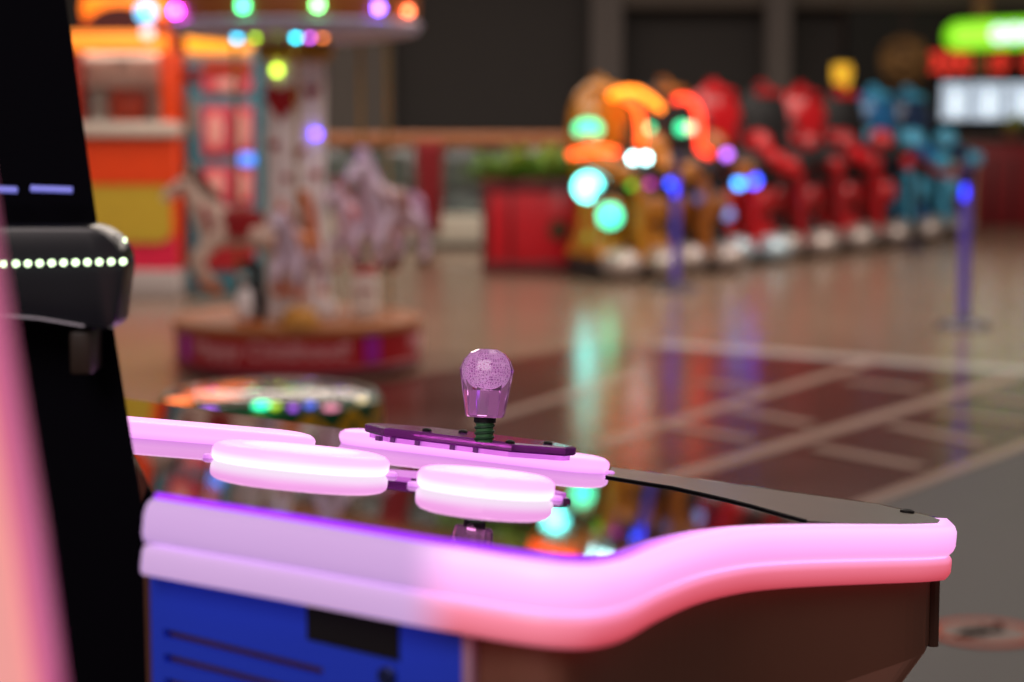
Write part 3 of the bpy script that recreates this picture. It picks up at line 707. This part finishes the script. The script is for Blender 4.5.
# ================================================================== FLOOR STICKER
p = at_z(984, 632, .0055)
t = thing('floor_sticker', (p.x, p.y, .0057), 'round white floor sticker with orange rim and dark writing near the panel corner', 'sticker')
MB().lathe((0, 0, -.003), [(0, 0), (.118, 0), (.118, .0026), (0, .003)], 48).build('disc', mat('sticker_white', (150, 136, 130), .7, ior=1.12), t)
MB().lathe((0, 0, -.003), [(.112, 0), (.134, 0), (.134, .0034), (.112, .0034), (.112, 0)], 48, close=False).build('rim', mat('sticker_orange', (190, 70, 34), .7, ior=1.12), t)
ink = mat('sticker_ink', (30, 26, 26), .8, ior=1.1)
for (u0, v0, u1, v1) in ((-.075, -.045, -.045, .0), (-.05, -.05, -.03, .01), (-.03, -.02, .005, .02), (-.01, -.03, .0, .03), (.01, .0, .045, .045), (.03, .0, .05, .06), (-.06, -.02, -.02, -.035)):
    MB().tube([(u0, v0, .001), ((u0 + u1) / 2 + .01, (v0 + v1) / 2, .001), (u1, v1, .001)], .009, 6).build('mark', ink, t)

# ================================================================== THE CLAW MACHINE WITH THE CONTROL PANEL
N = Vector((.0985, .1062, .9895)).normalized()
KD_ = .038 * F / 54
BASE = at(484, 440, KD_)                      # where the stick meets its plate
P0 = BASE - N * .022                          # a point of the panel surface
E1 = N.cross(Vector((0, 0, 1))).normalized(); E2 = N.cross(E1).normalized()   # E1 along the machine, E2 down the slope
if E1.x < 0: E1 = -E1
E2 = N.cross(E1).normalized()
FR = Matrix(((E1.x, E2.x, N.x, P0.x), (E1.y, E2.y, N.y, P0.y), (E1.z, E2.z, N.z, P0.z), (0, 0, 0, 1)))
ROT = FR.to_3x3().to_4x4()
def on(x, y, h=0.0):
    r = ray(x, y); q = P0 + N * h; return EYE + r * ((q - EYE).dot(N) / r.dot(N))
W0 = on(480, 510); mach = thing('claw_machine', (W0.x, W0.y + .2, 0), 'arcade machine with mirror-black control panel, pink light discs and blue vented side', 'arcade machine')
MW = dict(parent=mach, world=True)
near = [on(*q) for q in ((157, 499.5), (200, 506.5), (300, 522.5), (420, 542.5), (470, 550))]
curve = [on(*q) for q in ((500, 555), (535, 560), (565, 563.2), (592, 563.5), (620, 558.5), (652, 546.5), (690, 535.5), (725, 529.5), (759, 526.5), (810, 525.2), (870, 525), (920, 525), (941, 524.2))]
tipf = [on(*q) for q in ((944.5, 522), (941, 518.5), (930, 515))]
farl = [on(*q) for q in ((877, 503.2), (740, 484.3), (610, 466.2), (450, 444), (300, 423), (104, 395.5))]
curve = smooth_pts(curve, 4)
near_full = smooth_pts(near, 4)
OUT = near_full + curve[1:] + tipf + farl
# panel slab
MB().loft([[p - N * .02 for p in OUT], OUT]).build('control_panel', mat('mirror_black_panel', (12, 8, 15), .03, 0, ior=1.45, var=.1), smooth=False, **MW)
# printed border sheet along the far edge
sheet = [on(*q, .0006) for q in ((606, 476.5), (640, 482), (672, 487), (702, 493.5), (728, 499.5), (752, 505.5), (782, 514), (806, 520.5), (840, 523), (900, 523.6), (938, 522.4), (940, 519.6), (929, 516), (877, 504), (740, 485.2), (612, 467.3))]
MB().loft([[p - N * .0005 for p in sheet], sheet]).build('border_sheet', mat('taupe_print', (116, 100, 92), .3), smooth=False, **MW)
lb = MB().tube([on(x, y, .0008) for x, y in ((606, 476.5), (640, 482), (672, 487), (702, 493.5), (728, 499.5), (752, 505.5), (782, 514), (806, 520.5))], .0009, 6)
lb.build('border_line', black, **MW)
b = MB().lathe(on(907, 513.5), [(0, 0), (.0052, 0), (.005, .0022), (.0025, .0034), (0, .0036)], 16, ROT); b.build('screw', black, **MW)
AXX = Vector((1, 0, 0))
def glow(name, stops, strengths=None, unlit=None, e0=0, e1=1, es=1.0, base=None, strength=1):
    if name in MATS: return MATS[name]
    m = bpy.data.materials.new(name); m.use_nodes = True; nt = m.node_tree; p = nt.nodes['Principled BSDF']
    geo = nt.nodes.new('ShaderNodeNewGeometry')
    def coord(axis, lo, hi):
        dn = nt.nodes.new('ShaderNodeVectorMath'); dn.operation = 'DOT_PRODUCT'; dn.inputs[1].default_value = axis
        nt.links.new(geo.outputs['Position'], dn.inputs[0])
        mr = nt.nodes.new('ShaderNodeMapRange'); mr.interpolation_type = 'SMOOTHSTEP' if axis == AXX else 'LINEAR'
        o_ = 0 if axis == AXX else P0.dot(axis); mr.inputs[1].default_value = o_ + lo; mr.inputs[2].default_value = o_ + hi
        nt.links.new(dn.outputs['Value'], mr.inputs[0]); return mr.outputs[0]
    lo, hi = stops[0][0], stops[-1][0]
    cr = nt.nodes.new('ShaderNodeValToRGB'); el = cr.color_ramp.elements
    while len(el) < len(stops): el.new(.5)
    for k, (h, c) in enumerate(stops): el[k].position = (h - lo) / (hi - lo)
    for k, (h, c) in enumerate(stops): el[k].color = (*[v * es for v in lin(c)], 1)
    nt.links.new(coord(N, lo, hi), cr.inputs[0]); out = cr.outputs[0]
    if unlit:
        mx = nt.nodes.new('ShaderNodeMix'); mx.data_type = 'RGBA'; mx.inputs[6].default_value = (*lin(unlit), 1)
        nt.links.new(coord(AXX, e0, e1), mx.inputs[0]); nt.links.new(out, mx.inputs[7]); out = mx.outputs[2]
    nt.links.new(out, p.inputs['Emission Color']); p.inputs['Emission Strength'].default_value = strength
    p.inputs['Base Color'].default_value = (*lin((205, 180, 210)), 1) if unlit else (.35, .25, .35, 1); p.inputs['Roughness'].default_value = .35
    if base: p.inputs['Base Color'].default_value = (*base, 1)
    MATS[name] = m; return m
# ---- edge light: profile swept along the outline
def sweep(pts, prof, clos=False):
    n = len(pts); loops = []
    for i in range(n):
        a = pts[max(0, i - 1)]; c = pts[min(n - 1, i + 1)]; tt = (c - a).normalized()
        o = tt.cross(N).normalized()          # outward (the outline runs counter-clockwise seen from the tip side)
        loops.append([pts[i] + o * u + N * v for u, v in prof])
    return loops
cen = sum(OUT, Vector()) / len(OUT)
edge = near_full + curve[1:] + tipf[:2]
k0 = len(near_full) // 2
tt = (near_full[k0 + 1] - near_full[k0 - 1]).normalized()
sgn = 1 if tt.cross(N).dot(near_full[k0] - cen) > 0 else -1
def prof_upper(th=.009): return [(sgn * u, v) for u, v in ((-.006, .0), (th * .45, .0006), (th * .8, -.002), (th, -.006), (th, -.016), (th * .85, -.0195), (th * .7, -.021), (-.006, -.021))]
def prof_lower(th=.0075): return [(sgn * u, v) for u, v in ((-.006, -.0222), (th * .7, -.0222), (th * .95, -.0245), (th, -.027), (th, -.034), (th * .8, -.037), (-.006, -.0375))]
split = len(near_full) - 3                    # where the lit part starts
lit = edge[split:]; unl = edge[:split + 1]
eA = on(400, 541).x; eB = on(465, 549.5).x
up_m = glow('edge_light', [(-.0215, (255, 170, 225)), (-.017, (255, 160, 235)), (-.008, (255, 182, 252)), (-.002, (255, 200, 255)), (.001, (255, 170, 255))], unlit=(164, 130, 190), e0=eA, e1=eB)  # unlit left plastic glows lavender, imitating room light falling on it
lo_m = glow('lower_edge_light', [(-.0375, (176, 40, 54)), (-.033, (204, 66, 82)), (-.027, (222, 92, 116)), (-.0222, (250, 140, 190))], unlit=(166, 134, 188), e0=eA, e1=eB)  # falloff of light from the strip above is painted into the ramp
MB().loft(sweep(edge, prof_upper())).build('edge_light', up_m, angle=50, **MW)
MB().loft(sweep(edge, prof_lower())).build('lower_edge_light', lo_m, angle=50, **MW)
bead = [p + N * .0012 for p in edge[:len(near_full) + 20]]
tail_ = [p + N * (.0012 - .0022 * k / 13) for k, p in enumerate(edge[len(near_full) + 19:len(near_full) + 33])]
MB().tube(bead, .0022, 8).tube(tail_, .0022, 8, .0006).build('violet_light_line', glow('violet_led_line', [(-.02, (255, 165, 250)), (.02, (255, 165, 250))], unlit=(160, 40, 255), e0=on(590, 563).x, e1=on(720, 530).x, base=(.02, .01, .03), strength=1.5), **MW)
# ---- body below
def inset(pts, dd):
    out = []; n = len(pts)
    for i, p in enumerate(pts):
        a = pts[max(0, i - 1)]; c = pts[min(n - 1, i + 1)]; t_ = (c - a).normalized(); out.append(p - t_.cross(N).normalized() * sgn * dd)
    return out
cornerP = on(500, 555)
ins = inset(near_full + curve[1:] + tipf[:1], .004)
ins_n = inset(near_full, .012); ins_c = inset(curve[2:] + tipf[:1], .006)
back = [farl[1], farl[3], farl[5]]
backs = [p - Vector((0, 0, .02)) - Vector((.03, .03, 0)) for p in back]
topL = [p - N * .036 for p in ins_n + ins_c] + [p - N * .03 for p in backs]
nI = len(ins_n)
def ring(L, z, pull):
    out = []
    for i, p in enumerate(L):
        q = Vector((p.x, p.y, z))
        if i >= nI:
            f = 1.0
            q = q.lerp(Vector((ins_n[-1].x, ins_n[-1].y, z)), pull if i < nI + len(ins_c) else 0)
            if i == nI + len(ins_c): q = Vector((q.x, q.y, z)).lerp(Vector((cornerP.x - .1, cornerP.y + .45, z)), pull * 1.2)
        out.append(q)
    return out
Rt = topL
R1 = ring(topL, .921, 0); R2 = ring(topL, .875, .26); R3 = ring(topL, .62, .45); R4 = ring(topL, .0, .5)
body_m = mat('brown_side_panel', (136, 90, 74), .35, var=.15, scale=5)
MB().loft([R4, R3, R2, R1, Rt]).build('cabinet', body_m, smooth=False, **MW)
# corner strip at the far end of the side
q0 = ins_c[-1]; q1 = ins_c[-4]
MB().tube([Vector((q0.x, q0.y, .918)), Vector((q0.x, q0.y, q0.z - .04))], .004, 8).build('edge_moulding', mat('dark_moulding', (84, 56, 46), .4), **MW)
# ---- blue vented panel on the near face
A = topL[0]; Bn = topL[nI - 1]; h = Vector((Bn.x - A.x, Bn.y - A.y, 0)); Lw = h.length; h.normalize()
outn = Vector((h.y, -h.x, 0))
if outn.dot(Vector((0, -1, 0))) < 0: outn = -outn
ztop = A.z - .003
def face_pt(x, y, off=.004):   # a point of the near face under a picture point
    r = ray(x, y); q = Vector((A.x, A.y, 0)) + outn * off; k = (q - EYE).dot(outn) / r.dot(outn); return EYE + r * k
pB = face_pt(464, 660); sB = (pB - Vector((A.x, A.y, pB.z))).dot(h)
s_l = face_pt(166, 626); s_l = (s_l - Vector((A.x, A.y, 0))).dot(h)
z_s1 = face_pt(230, 642).z; z_s2 = face_pt(230, 667).z; print('slots', z_s1, z_s2, 'sB', sB, 'Lw', Lw, s_l)
pR = face_pt(325, 670); s_r = (pR - Vector((A.x, A.y, 0))).dot(h)
ang = math.atan2(h.y, h.x)
def fbox(s0, s1, z0, z1, y0, y1, bev=0):
    c = Vector((A.x, A.y, 0)) + h * (s0 + s1) / 2 + outn * (y0 + y1) / 2; c.z = (z0 + z1) / 2
    return c, (abs(s1 - s0), abs(y1 - y0), abs(z1 - z0)), ang, bev
bluem = mat('blue_metal_panel', (44, 78, 250), .4, var=.1, scale=8)
def shear(b):
    for v in b.bm.verts: v.co.z += -.07 * ((v.co - Vector((A.x, A.y, v.co.z))).dot(h))
    return b
b = MB(); gap = .0046; pitch_ = z_s1 - z_s2
zs = [z_s1 - pitch_ * k for k in range(5)]
zt = ztop + .006
bands = [(zt, zs[0] + gap / 2)] + [(zs[k] - gap / 2, zs[k + 1] + gap / 2) for k in range(4)] + [(zs[4] - gap / 2, .3)]
slot_end = [face_pt(325, 670), face_pt(322, 690)]
for (za, zb) in bands: b.box(*fbox(s_l, s_r, zb, za, .001, .006)[:3])
b.box(*fbox(-.005, s_l, .3, zt, .001, .006)[:3]); b.box(*fbox(s_r, sB, .3, zt, .001, .006)[:3])
shear(b); b.build('blue_panel', bluem, smooth=False, **MW)
pa, pb_ = face_pt(310, 626), face_pt(402, 650)
sa, sb_ = [(q - Vector((A.x, A.y, 0))).dot(h) for q in (pa, pb_)]
shear(MB().box(*fbox(.0, sB, zt - .001, ztop + .016, .0, .0058)[:3])).build('gap_shade', mat('recess_shade', (10, 8, 14), .7), smooth=False, **MW)  # black strip stands in for the shade under the edge light
shear(MB().box(*fbox(sa, sb_, ztop - .0125, zt, .003, .0068)[:3])).build('slot_shade', MATS['recess_shade'], smooth=False, **MW)  # raised black block painting the shade inside the panel's recess
lk = face_pt(388, 676, .006)
MB().lathe(lk, [(0, -.002), (.005, -.002), (.005, .002), (.004, .003), (0, .003)], 20, outn.to_track_quat('Z', 'Y').to_matrix().to_4x4()).build('lock', mat('steel_blue_lock', (60, 72, 130), .3, .8), **MW)
MB().box(*fbox(sB, Lw + .004, .3, ztop, .0, .0075)[:3], bevel=.002).build('corner_post', mat('pale_pink_post', (190, 150, 178), .45), smooth=False, **MW)

# ---- light discs (button rings) and light bars
top_m = glow('pink_light', [(0, (255, 238, 255)), (.003, (255, 225, 255)), (.0075, (250, 168, 240)), (.0125, (248, 158, 236)), (.014, (252, 180, 245))], es=1.45); band_m = top_m; low_m = glow('pink_tab', [(0, (225, 130, 240)), (.01, (235, 150, 245))]); well_m = lamp('pink_light_well', (255, 190, 250), 1.3)
XR = math.atan2(E2.x, E1.x)
def stadium(c, r, half, n=14):
    pts = []
    for k in range(n + 1):
        a = -PI / 2 + PI * k / n; pts.append((c[0] + half + r * math.cos(a), c[1] + r * math.sin(a)))
    for k in range(n + 1):
        a = PI / 2 + PI * k / n; pts.append((c[0] - half + r * math.cos(a), c[1] + r * math.sin(a)))
    return pts
def puck(px, py, r, half, h, name, rot=XR, well=True, mats=(top_m, band_m, low_m)):
    c = on(px, py); M = Matrix.Translation(c) @ ROT @ Matrix.Rotation(rot, 4, 'Z')
    def loop(rr, z): return [M @ Vector((x, y, z)) for x, y in stadium((0, 0), rr, half)]
    o = MB().loft([loop(r - .002, .0003), loop(r - .0008, h * .1), loop(r, h * .25), loop(r, h * .42)]).build(name, mats[1], angle=60, **MW)
    def kid(b, nm, m):
        q = b.build(nm, m, mach, world=True, angle=60); q.parent = o; return q
    wr = r * .62
    kid(MB().loft([loop(r, h * .42), loop(r, h * .6), loop(r - .0008, h * .76), loop(r - .003, h * .9), loop(r - .007, h * .985), loop(r - .012, h), loop(wr, h * .99)]), 'cover', mats[0])
    if well: kid(MB().loft([loop(wr * .98, h * .992), loop(wr * .9, h * .99), loop(wr * .5, h * .985)]), 'button', well_m)
    # screw tabs
    for sx in (-1, 1):
        kid(MB().lathe(M @ Vector((sx * (half + r + .002), 0, .0)), [(0, 0), (.0036, 0), (.0036, .002), (.002, .0028), (0, .0028)], 14, ROT), 'screw_tab', mats[2])
    return o
def scale_at(px, py): return F / (on(px, py) - EYE).y
cl = on(300, 480); print('disc L', cl, scale_at(300, 480), 'disc R', on(485, 513), scale_at(485, 513))
puck(300, 467, .050, 90 / scale_at(300, 467) - .050, .0125, 'light_disc')
puck(485, 493, 70 / scale_at(485, 493), .0, .0135, 'light_disc')
# long light bars
bar_m = glow('orchid_light', [(0, (236, 150, 245)), (.004, (250, 172, 248)), (.009, (250, 166, 246)), (.0118, (252, 170, 248))], es=1.22)
def bar(pl, pr, r, h, nm):
    a, c = on(*pl), on(*pr); m_ = (a + c) / 2; dv = c - a; rot = math.atan2(dv.dot(E2), dv.dot(E1)); half = dv.length / 2
    M = Matrix.Translation(m_) @ ROT @ Matrix.Rotation(rot, 4, 'Z')
    def loop(rr, z): return [M @ Vector((x, y, z)) for x, y in stadium((0, 0), rr, half)]
    o = MB().loft([loop(r - .002, .0003), loop(r - .001, h * .2), loop(r, h * .38)]).build(nm, bar_m, angle=60, **MW)
    q = MB().loft([loop(r, h * .38), loop(r, h * .6), loop(r - .001, h * .76), loop(r - .004, h * .92), loop(r - .009, h), loop(r * .3, h)]).build('cover', bar_m, mach, world=True, angle=60); q.parent = o
    q = MB().lathe(M @ Vector((half + r + .002, 0, .0)), [(0, 0), (.0036, 0), (.0036, .002), (.002, .0028), (0, .0028)], 14, ROT).build('screw_tab', low_m, mach, world=True); q.parent = o
    return M, half
MBAR, hb = bar((380, 446.5), (566, 469), .033, .0118, 'light_bar')
bar((84, 431), (268, 446.5), .034, .0118, 'light_bar')
# ---- joystick: acrylic plate, standoffs, screws, shaft, crystal knob
acr = mat('purple_acrylic', (190, 70, 205), .12, 0, trans=.6, ior=1.49, var=.05)
clear = mat('pink_clear_acrylic', (235, 150, 240), .06, 0, trans=.5, ior=1.49, var=.03, emit=(235, 140, 245), es=.3)  # slight glow of its own imitates bar light passing through the sheet
pl_, pr_ = on(372, 431.5, .0158), on(569, 455.5, .0158)
pc = (pl_ + pr_) / 2; dv = pr_ - pl_; prot = math.atan2(dv.dot(E2), dv.dot(E1)); ph = dv.length / 2
pw = .040
MP = Matrix.Translation(Vector(pc)) @ ROT @ Matrix.Rotation(prot, 4, 'Z')
def oct_(L, Wd, cx, z):
    cx = .03; return [MP @ Vector((x, y, z)) for x, y in ((-L, -Wd + cx), (-L + cx, -Wd), (L - cx, -Wd), (L, -Wd + cx), (L, Wd - cx), (L - cx, Wd), (-L + cx, Wd), (-L, Wd - cx))]
plate_o = MB().loft([oct_(ph, pw, .02, -.0002), oct_(ph + .001, pw + .001, .02, .001), oct_(ph + .001, pw + .001, .02, .0055), oct_(ph - .001, pw - .001, .02, .0065)]).build('joystick_plate', acr, smooth=False, **MW)
def pk(b, nm, m, **kw):
    q = b.build(nm, m, mach, world=True, **kw); q.parent = plate_o; return q
pk(MB().loft([oct_(ph - .002, pw - .002, .02, -.0039), oct_(ph - .002, pw - .002, .02, -.0005)]), 'spacer_sheet', clear, smooth=False)
for sx, sy in ((-.55, 1), (-.3, 1), (.05, 1), (.28, 1), (-.7, 1)):
    pk(MB().box(MP @ Vector((sx * ph, -pw + .003, -.0021)), (.004, .004, .0034), M=ROT), 'standoff', mat('violet_standoff', (160, 80, 180), .3), smooth=False)
ztp = .0066
def plate_pt(x, y):
    r = ray(x, y); q = MP @ Vector((0, 0, ztp)); return EYE + r * ((q - EYE).dot(N) / r.dot(N))
for x, y in ((427, 431), (463, 432.5), (510, 443), (548, 444)):
    pk(MB().lathe(plate_pt(x, y), [(0, -.0005), (.0034, -.0005), (.0034, .0012), (.0018, .0022), (0, .0022)], 16, ROT), 'screw', black)
kb = plate_pt(484, 440.5)
# stick parts along the panel normal
AX = Vector((N.x * .42, N.y, N.z)).normalized()
KR = Matrix.Rotation(0, 4, 'Z') @ AX.to_track_quat('Z', 'Y').to_matrix().to_4x4()
KM = Matrix.Translation(kb) @ KR
b = MB().lathe(kb, [(0, -.001), (.0062, -.001), (.0062, .016), (0, .016)], 24, KR)
b.build('shaft', mat('green_wrap', (70, 130, 78), .5, var=.4, scale=120, bump=.3), **MW)
sh = [o for o in mach.children if o.name.startswith('shaft')][-1]
sp = []
for k in range(60):
    f = k / 59; a = f * 2 * PI * 3.2; sp.append(KM @ Vector((.0063 * math.cos(a), .0063 * math.sin(a), .0005 + .013 * f)))
q = MB().tube(sp, .0011, 6).build('spiral_wrap', mat('dark_green_wrap', (44, 84, 56), .5), mach, world=True); q.parent = sh
q = MB().lathe(kb, [(0, .0128), (.0078, .0128), (.0078, .0168), (0, .0168)], 20, KR).build('collar', black, mach, world=True); q.parent = sh
K0 = .0166
prof = [(0, K0), (.0128, K0), (.0140, K0 + .0012), (.0188, K0 + .0295), (.0194, K0 + .0335), (.0168, K0 + .0402), (.0125, K0 + .0452), (.0070, K0 + .0478), (0, K0 + .0482)]
glass = mat('crystal_acrylic', (255, 190, 250), .01, 0, trans=.9, ior=1.49, var=.01)
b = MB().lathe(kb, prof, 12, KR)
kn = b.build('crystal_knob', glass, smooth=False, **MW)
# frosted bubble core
core_m = mat('bubble_core', (252, 200, 248), .55, 0, trans=.15, var=.45, scale=420, bump=1.0, emit=(240, 150, 235), es=.36)  # core's own pink glow stands in for light piped into the crystal
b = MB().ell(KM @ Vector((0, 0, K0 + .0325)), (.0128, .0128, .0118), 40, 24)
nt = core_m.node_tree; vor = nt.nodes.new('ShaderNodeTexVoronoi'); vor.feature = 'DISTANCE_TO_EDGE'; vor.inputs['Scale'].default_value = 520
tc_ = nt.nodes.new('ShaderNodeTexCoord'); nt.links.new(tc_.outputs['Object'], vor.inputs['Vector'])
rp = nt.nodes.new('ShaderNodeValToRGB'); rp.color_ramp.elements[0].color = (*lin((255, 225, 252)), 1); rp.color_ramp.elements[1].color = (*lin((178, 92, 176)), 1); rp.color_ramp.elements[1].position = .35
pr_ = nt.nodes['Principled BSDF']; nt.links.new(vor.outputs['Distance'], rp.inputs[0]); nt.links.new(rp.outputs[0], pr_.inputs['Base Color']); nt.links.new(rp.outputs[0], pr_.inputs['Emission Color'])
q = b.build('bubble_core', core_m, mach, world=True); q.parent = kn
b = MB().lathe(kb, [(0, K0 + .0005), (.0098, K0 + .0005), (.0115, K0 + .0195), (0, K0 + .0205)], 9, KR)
q = b.build('faceted_insert', mat('pink_facets', (250, 215, 250), .05, .95, emit=(240, 170, 240), es=.10), mach, world=True, smooth=False); q.parent = kn  # facets glow faintly, imitating pink light from below

# ---- black side upright, leaning, with the lit box mounted on it
ebony = mat('glossy_black_side', (4, 3, 12), .7, ior=1.15)
SD = 1.13
tl, tr = at(-60, -20, SD), at(63, -20, SD); ml, mr = at(-60, 500, SD - .02), at(141, 500, SD - .02)
bl_, br_ = at(-60, 760, SD - .03), at(170, 760, SD - .03)
def upr(l, r, th=.05): return [l, r, r + Vector((-.02, th, 0)), l + Vector((0, th, 0))]
ul, ur = at(-60, 235, SD - .01), at(99, 235, SD - .01)
bl2 = Vector((bl_.x, bl_.y, 0)); br2 = Vector((br_.x, br_.y, 0))
MB().loft([upr(bl2, br2), upr(bl_, br_), upr(ml, mr), upr(ul, ur), upr(tl, tr)]).build('black_upright', ebony, smooth=False, **MW)
# lit box
BD = 1.075
xa, xb = wx(-30, BD), wx(124, BD); zt_, zb_ = at(80, 226, BD).z, at(80, 331, BD).z
def boxring(y, g):
    pts = []
    X0, X1 = xa, xb
    rr_ = .022; rb = .008
    for k in range(9):
        a = PI / 2 - PI / 2 * k / 8; pts.append(Vector((X1 - g - rr_ + rr_ * math.cos(a), y, zt_ - g - rr_ + rr_ * math.sin(a))))
    for k in range(5):
        a = -PI / 2 * k / 4; pts.append(Vector((X1 - g - .004 - rb + rb * math.cos(a), y, zb_ + g + rb + rb * math.sin(a))))
    pts.append(Vector((X0, y, zb_ + g + .008))); pts.append(Vector((X0, y, zt_ - g)))
    return pts
bx = MB().loft([boxring(BD + .03, 0), boxring(BD + .006, 0), boxring(BD + .001, .001), boxring(BD, .003)]).build('light_box', mat('blue_black_box', (34, 36, 44), .25), **MW)
led = lamp('white_green_led', (225, 255, 205), 4)
for k in range(12):
    x = 4 + 11.9 * k
    if k < 11:
        p = at(x, 264 - .25 * k, BD - .001)
        q = MB().lathe(p, [(0, -.0015), (.0015, -.0015), (.0015, .0006), (.0009, .0011), (0, .0012)], 12, Matrix.Rotation(PI / 2, 4, 'X')).build('led', led, mach, world=True); q.parent = bx
for p in ((125, 240),):
    q = MB().ell(at(*p, BD + .004), (.0007, .001, .0014), 8, 6).build('led', led, mach, world=True); q.parent = bx
q = MB().tube([at(-10, 314, BD - .001), at(40, 318.5, BD - .001), at(84, 326, BD - .001)], .0006, 6).build('lower_seam', lamp('dim_seam', (150, 140, 150), .45), mach, world=True); q.parent = bx
q = MB().box(at(86, 350, BD + .02), (.012, .03, .024), bevel=.002).build('bracket', mat('bronze_bracket', (52, 40, 34), .4), mach, world=True); q.parent = bx
for x0, x1 in ((-20, 17), (31, 72)):
    MB().tube([at(x0, 188.5, SD - .03), at(x1, 190, SD - .03)], .0018, 8).build('blue_light_line', lamp('dim_blue_reflection', (110, 112, 200), .9), **MW)  # glowing tubes imitate bluish reflections on the black upright

# ================================================================== PINK LIT EDGE OF THE NEXT MACHINE (very near, left)
PD = .52
t = thing('pink_lit_pillar', (wx(-30, PD), PD, 0), 'salmon pink glowing machine edge very close at the left, out of focus', 'machine edge')
def row(x, y, g=0):
    r_ = at(x, y, PD); l_ = at(-140, y, PD); l_.z = r_.z
    return l_, r_
def sect(x, y):
    l_, r_ = row(x, y); return [l_, r_ - Vector((.006, 0, 0)), r_ + Vector((0, .006, 0)), r_ + Vector((-.004, .03, 0)), l_ + Vector((0, .03, 0))]
b0 = sect(52, 700); b00 = [Vector((p.x, p.y, 0)) for p in b0]
MB().loft([b00, b0, sect(33, 560), sect(-22, 220), sect(-54, 0), sect(-59, -40)]).build('lit_panel', lamp('salmon_panel', (206, 138, 134), 1.0), smooth=False, parent=t, world=True)
def sect2(x, y):
    l_, r_ = row(x, y); return [r_ + Vector((-.0030, -.002, 0)), r_ + Vector((.001, -.001, 0)), r_ + Vector((.0015, .008, 0)), r_ + Vector((-.002, .01, 0))]
c0 = sect2(52, 700); c00 = [Vector((p.x, p.y, 0)) for p in c0]
MB().loft([c00, c0, sect2(33, 560), sect2(-22, 220), sect2(-54, 0), sect2(-59, -40)]).build('edge_trim', lamp('rose_trim_light', (205, 100, 150), .6), smooth=False, parent=t, world=True)

# ================================================================== LIGHT
wd = bpy.data.worlds.new('world'); S.world = wd; wd.use_nodes = True
bg = wd.node_tree.nodes['Background']; bg.inputs[0].default_value = (.75, .62, .55, 1); bg.inputs[1].default_value = .22
def area(name, loc, size, e, col=(1, .9, .8), rot=(0, 0, 0)):
    l = bpy.data.lights.new(name, 'AREA'); l.shape = 'RECTANGLE'; l.size, l.size_y = size; l.energy = e; l.color = col
    o = bpy.data.objects.new(name, l); C.objects.link(o); o.location = loc; o.rotation_euler = rot; return o
area('ceiling_fill_light', (-1, 12, 5.2), (5, 3), 290, (1, .86, .74))
area('ceiling_fill_light', (4, 16, 5.2), (6, 4), 390, (1, .88, .78))
area('ceiling_fill_light', (-2, 20, 5.2), (5, 3), 225, (1, .88, .78))
area('ceiling_fill_light', (1.5, 6, 4.5), (3, 3), 40, (1, .86, .8))
area('ceiling_fill_light', (-3.4, 6.2, 4.6), (3, 2), 70, (1, .86, .84), (.7, 0, .1))
area('ceiling_fill_light', (3, 9, 4.8), (3, 2), 130, (1, .88, .8), (.7, 0, 0))
area('ceiling_fill_light', (-1.2, -2.0, 3.6), (2, 2), 60, (1, .86, .84), (.75, 0, -.3))  # added behind the camera to brighten the near panel
S.view_settings.view_transform = 'Standard'; S.view_settings.look = 'None'; S.view_settings.gamma = 1; S.view_settings.exposure = 0
try: S.view_settings.use_curve_mapping = False
except Exception: pass
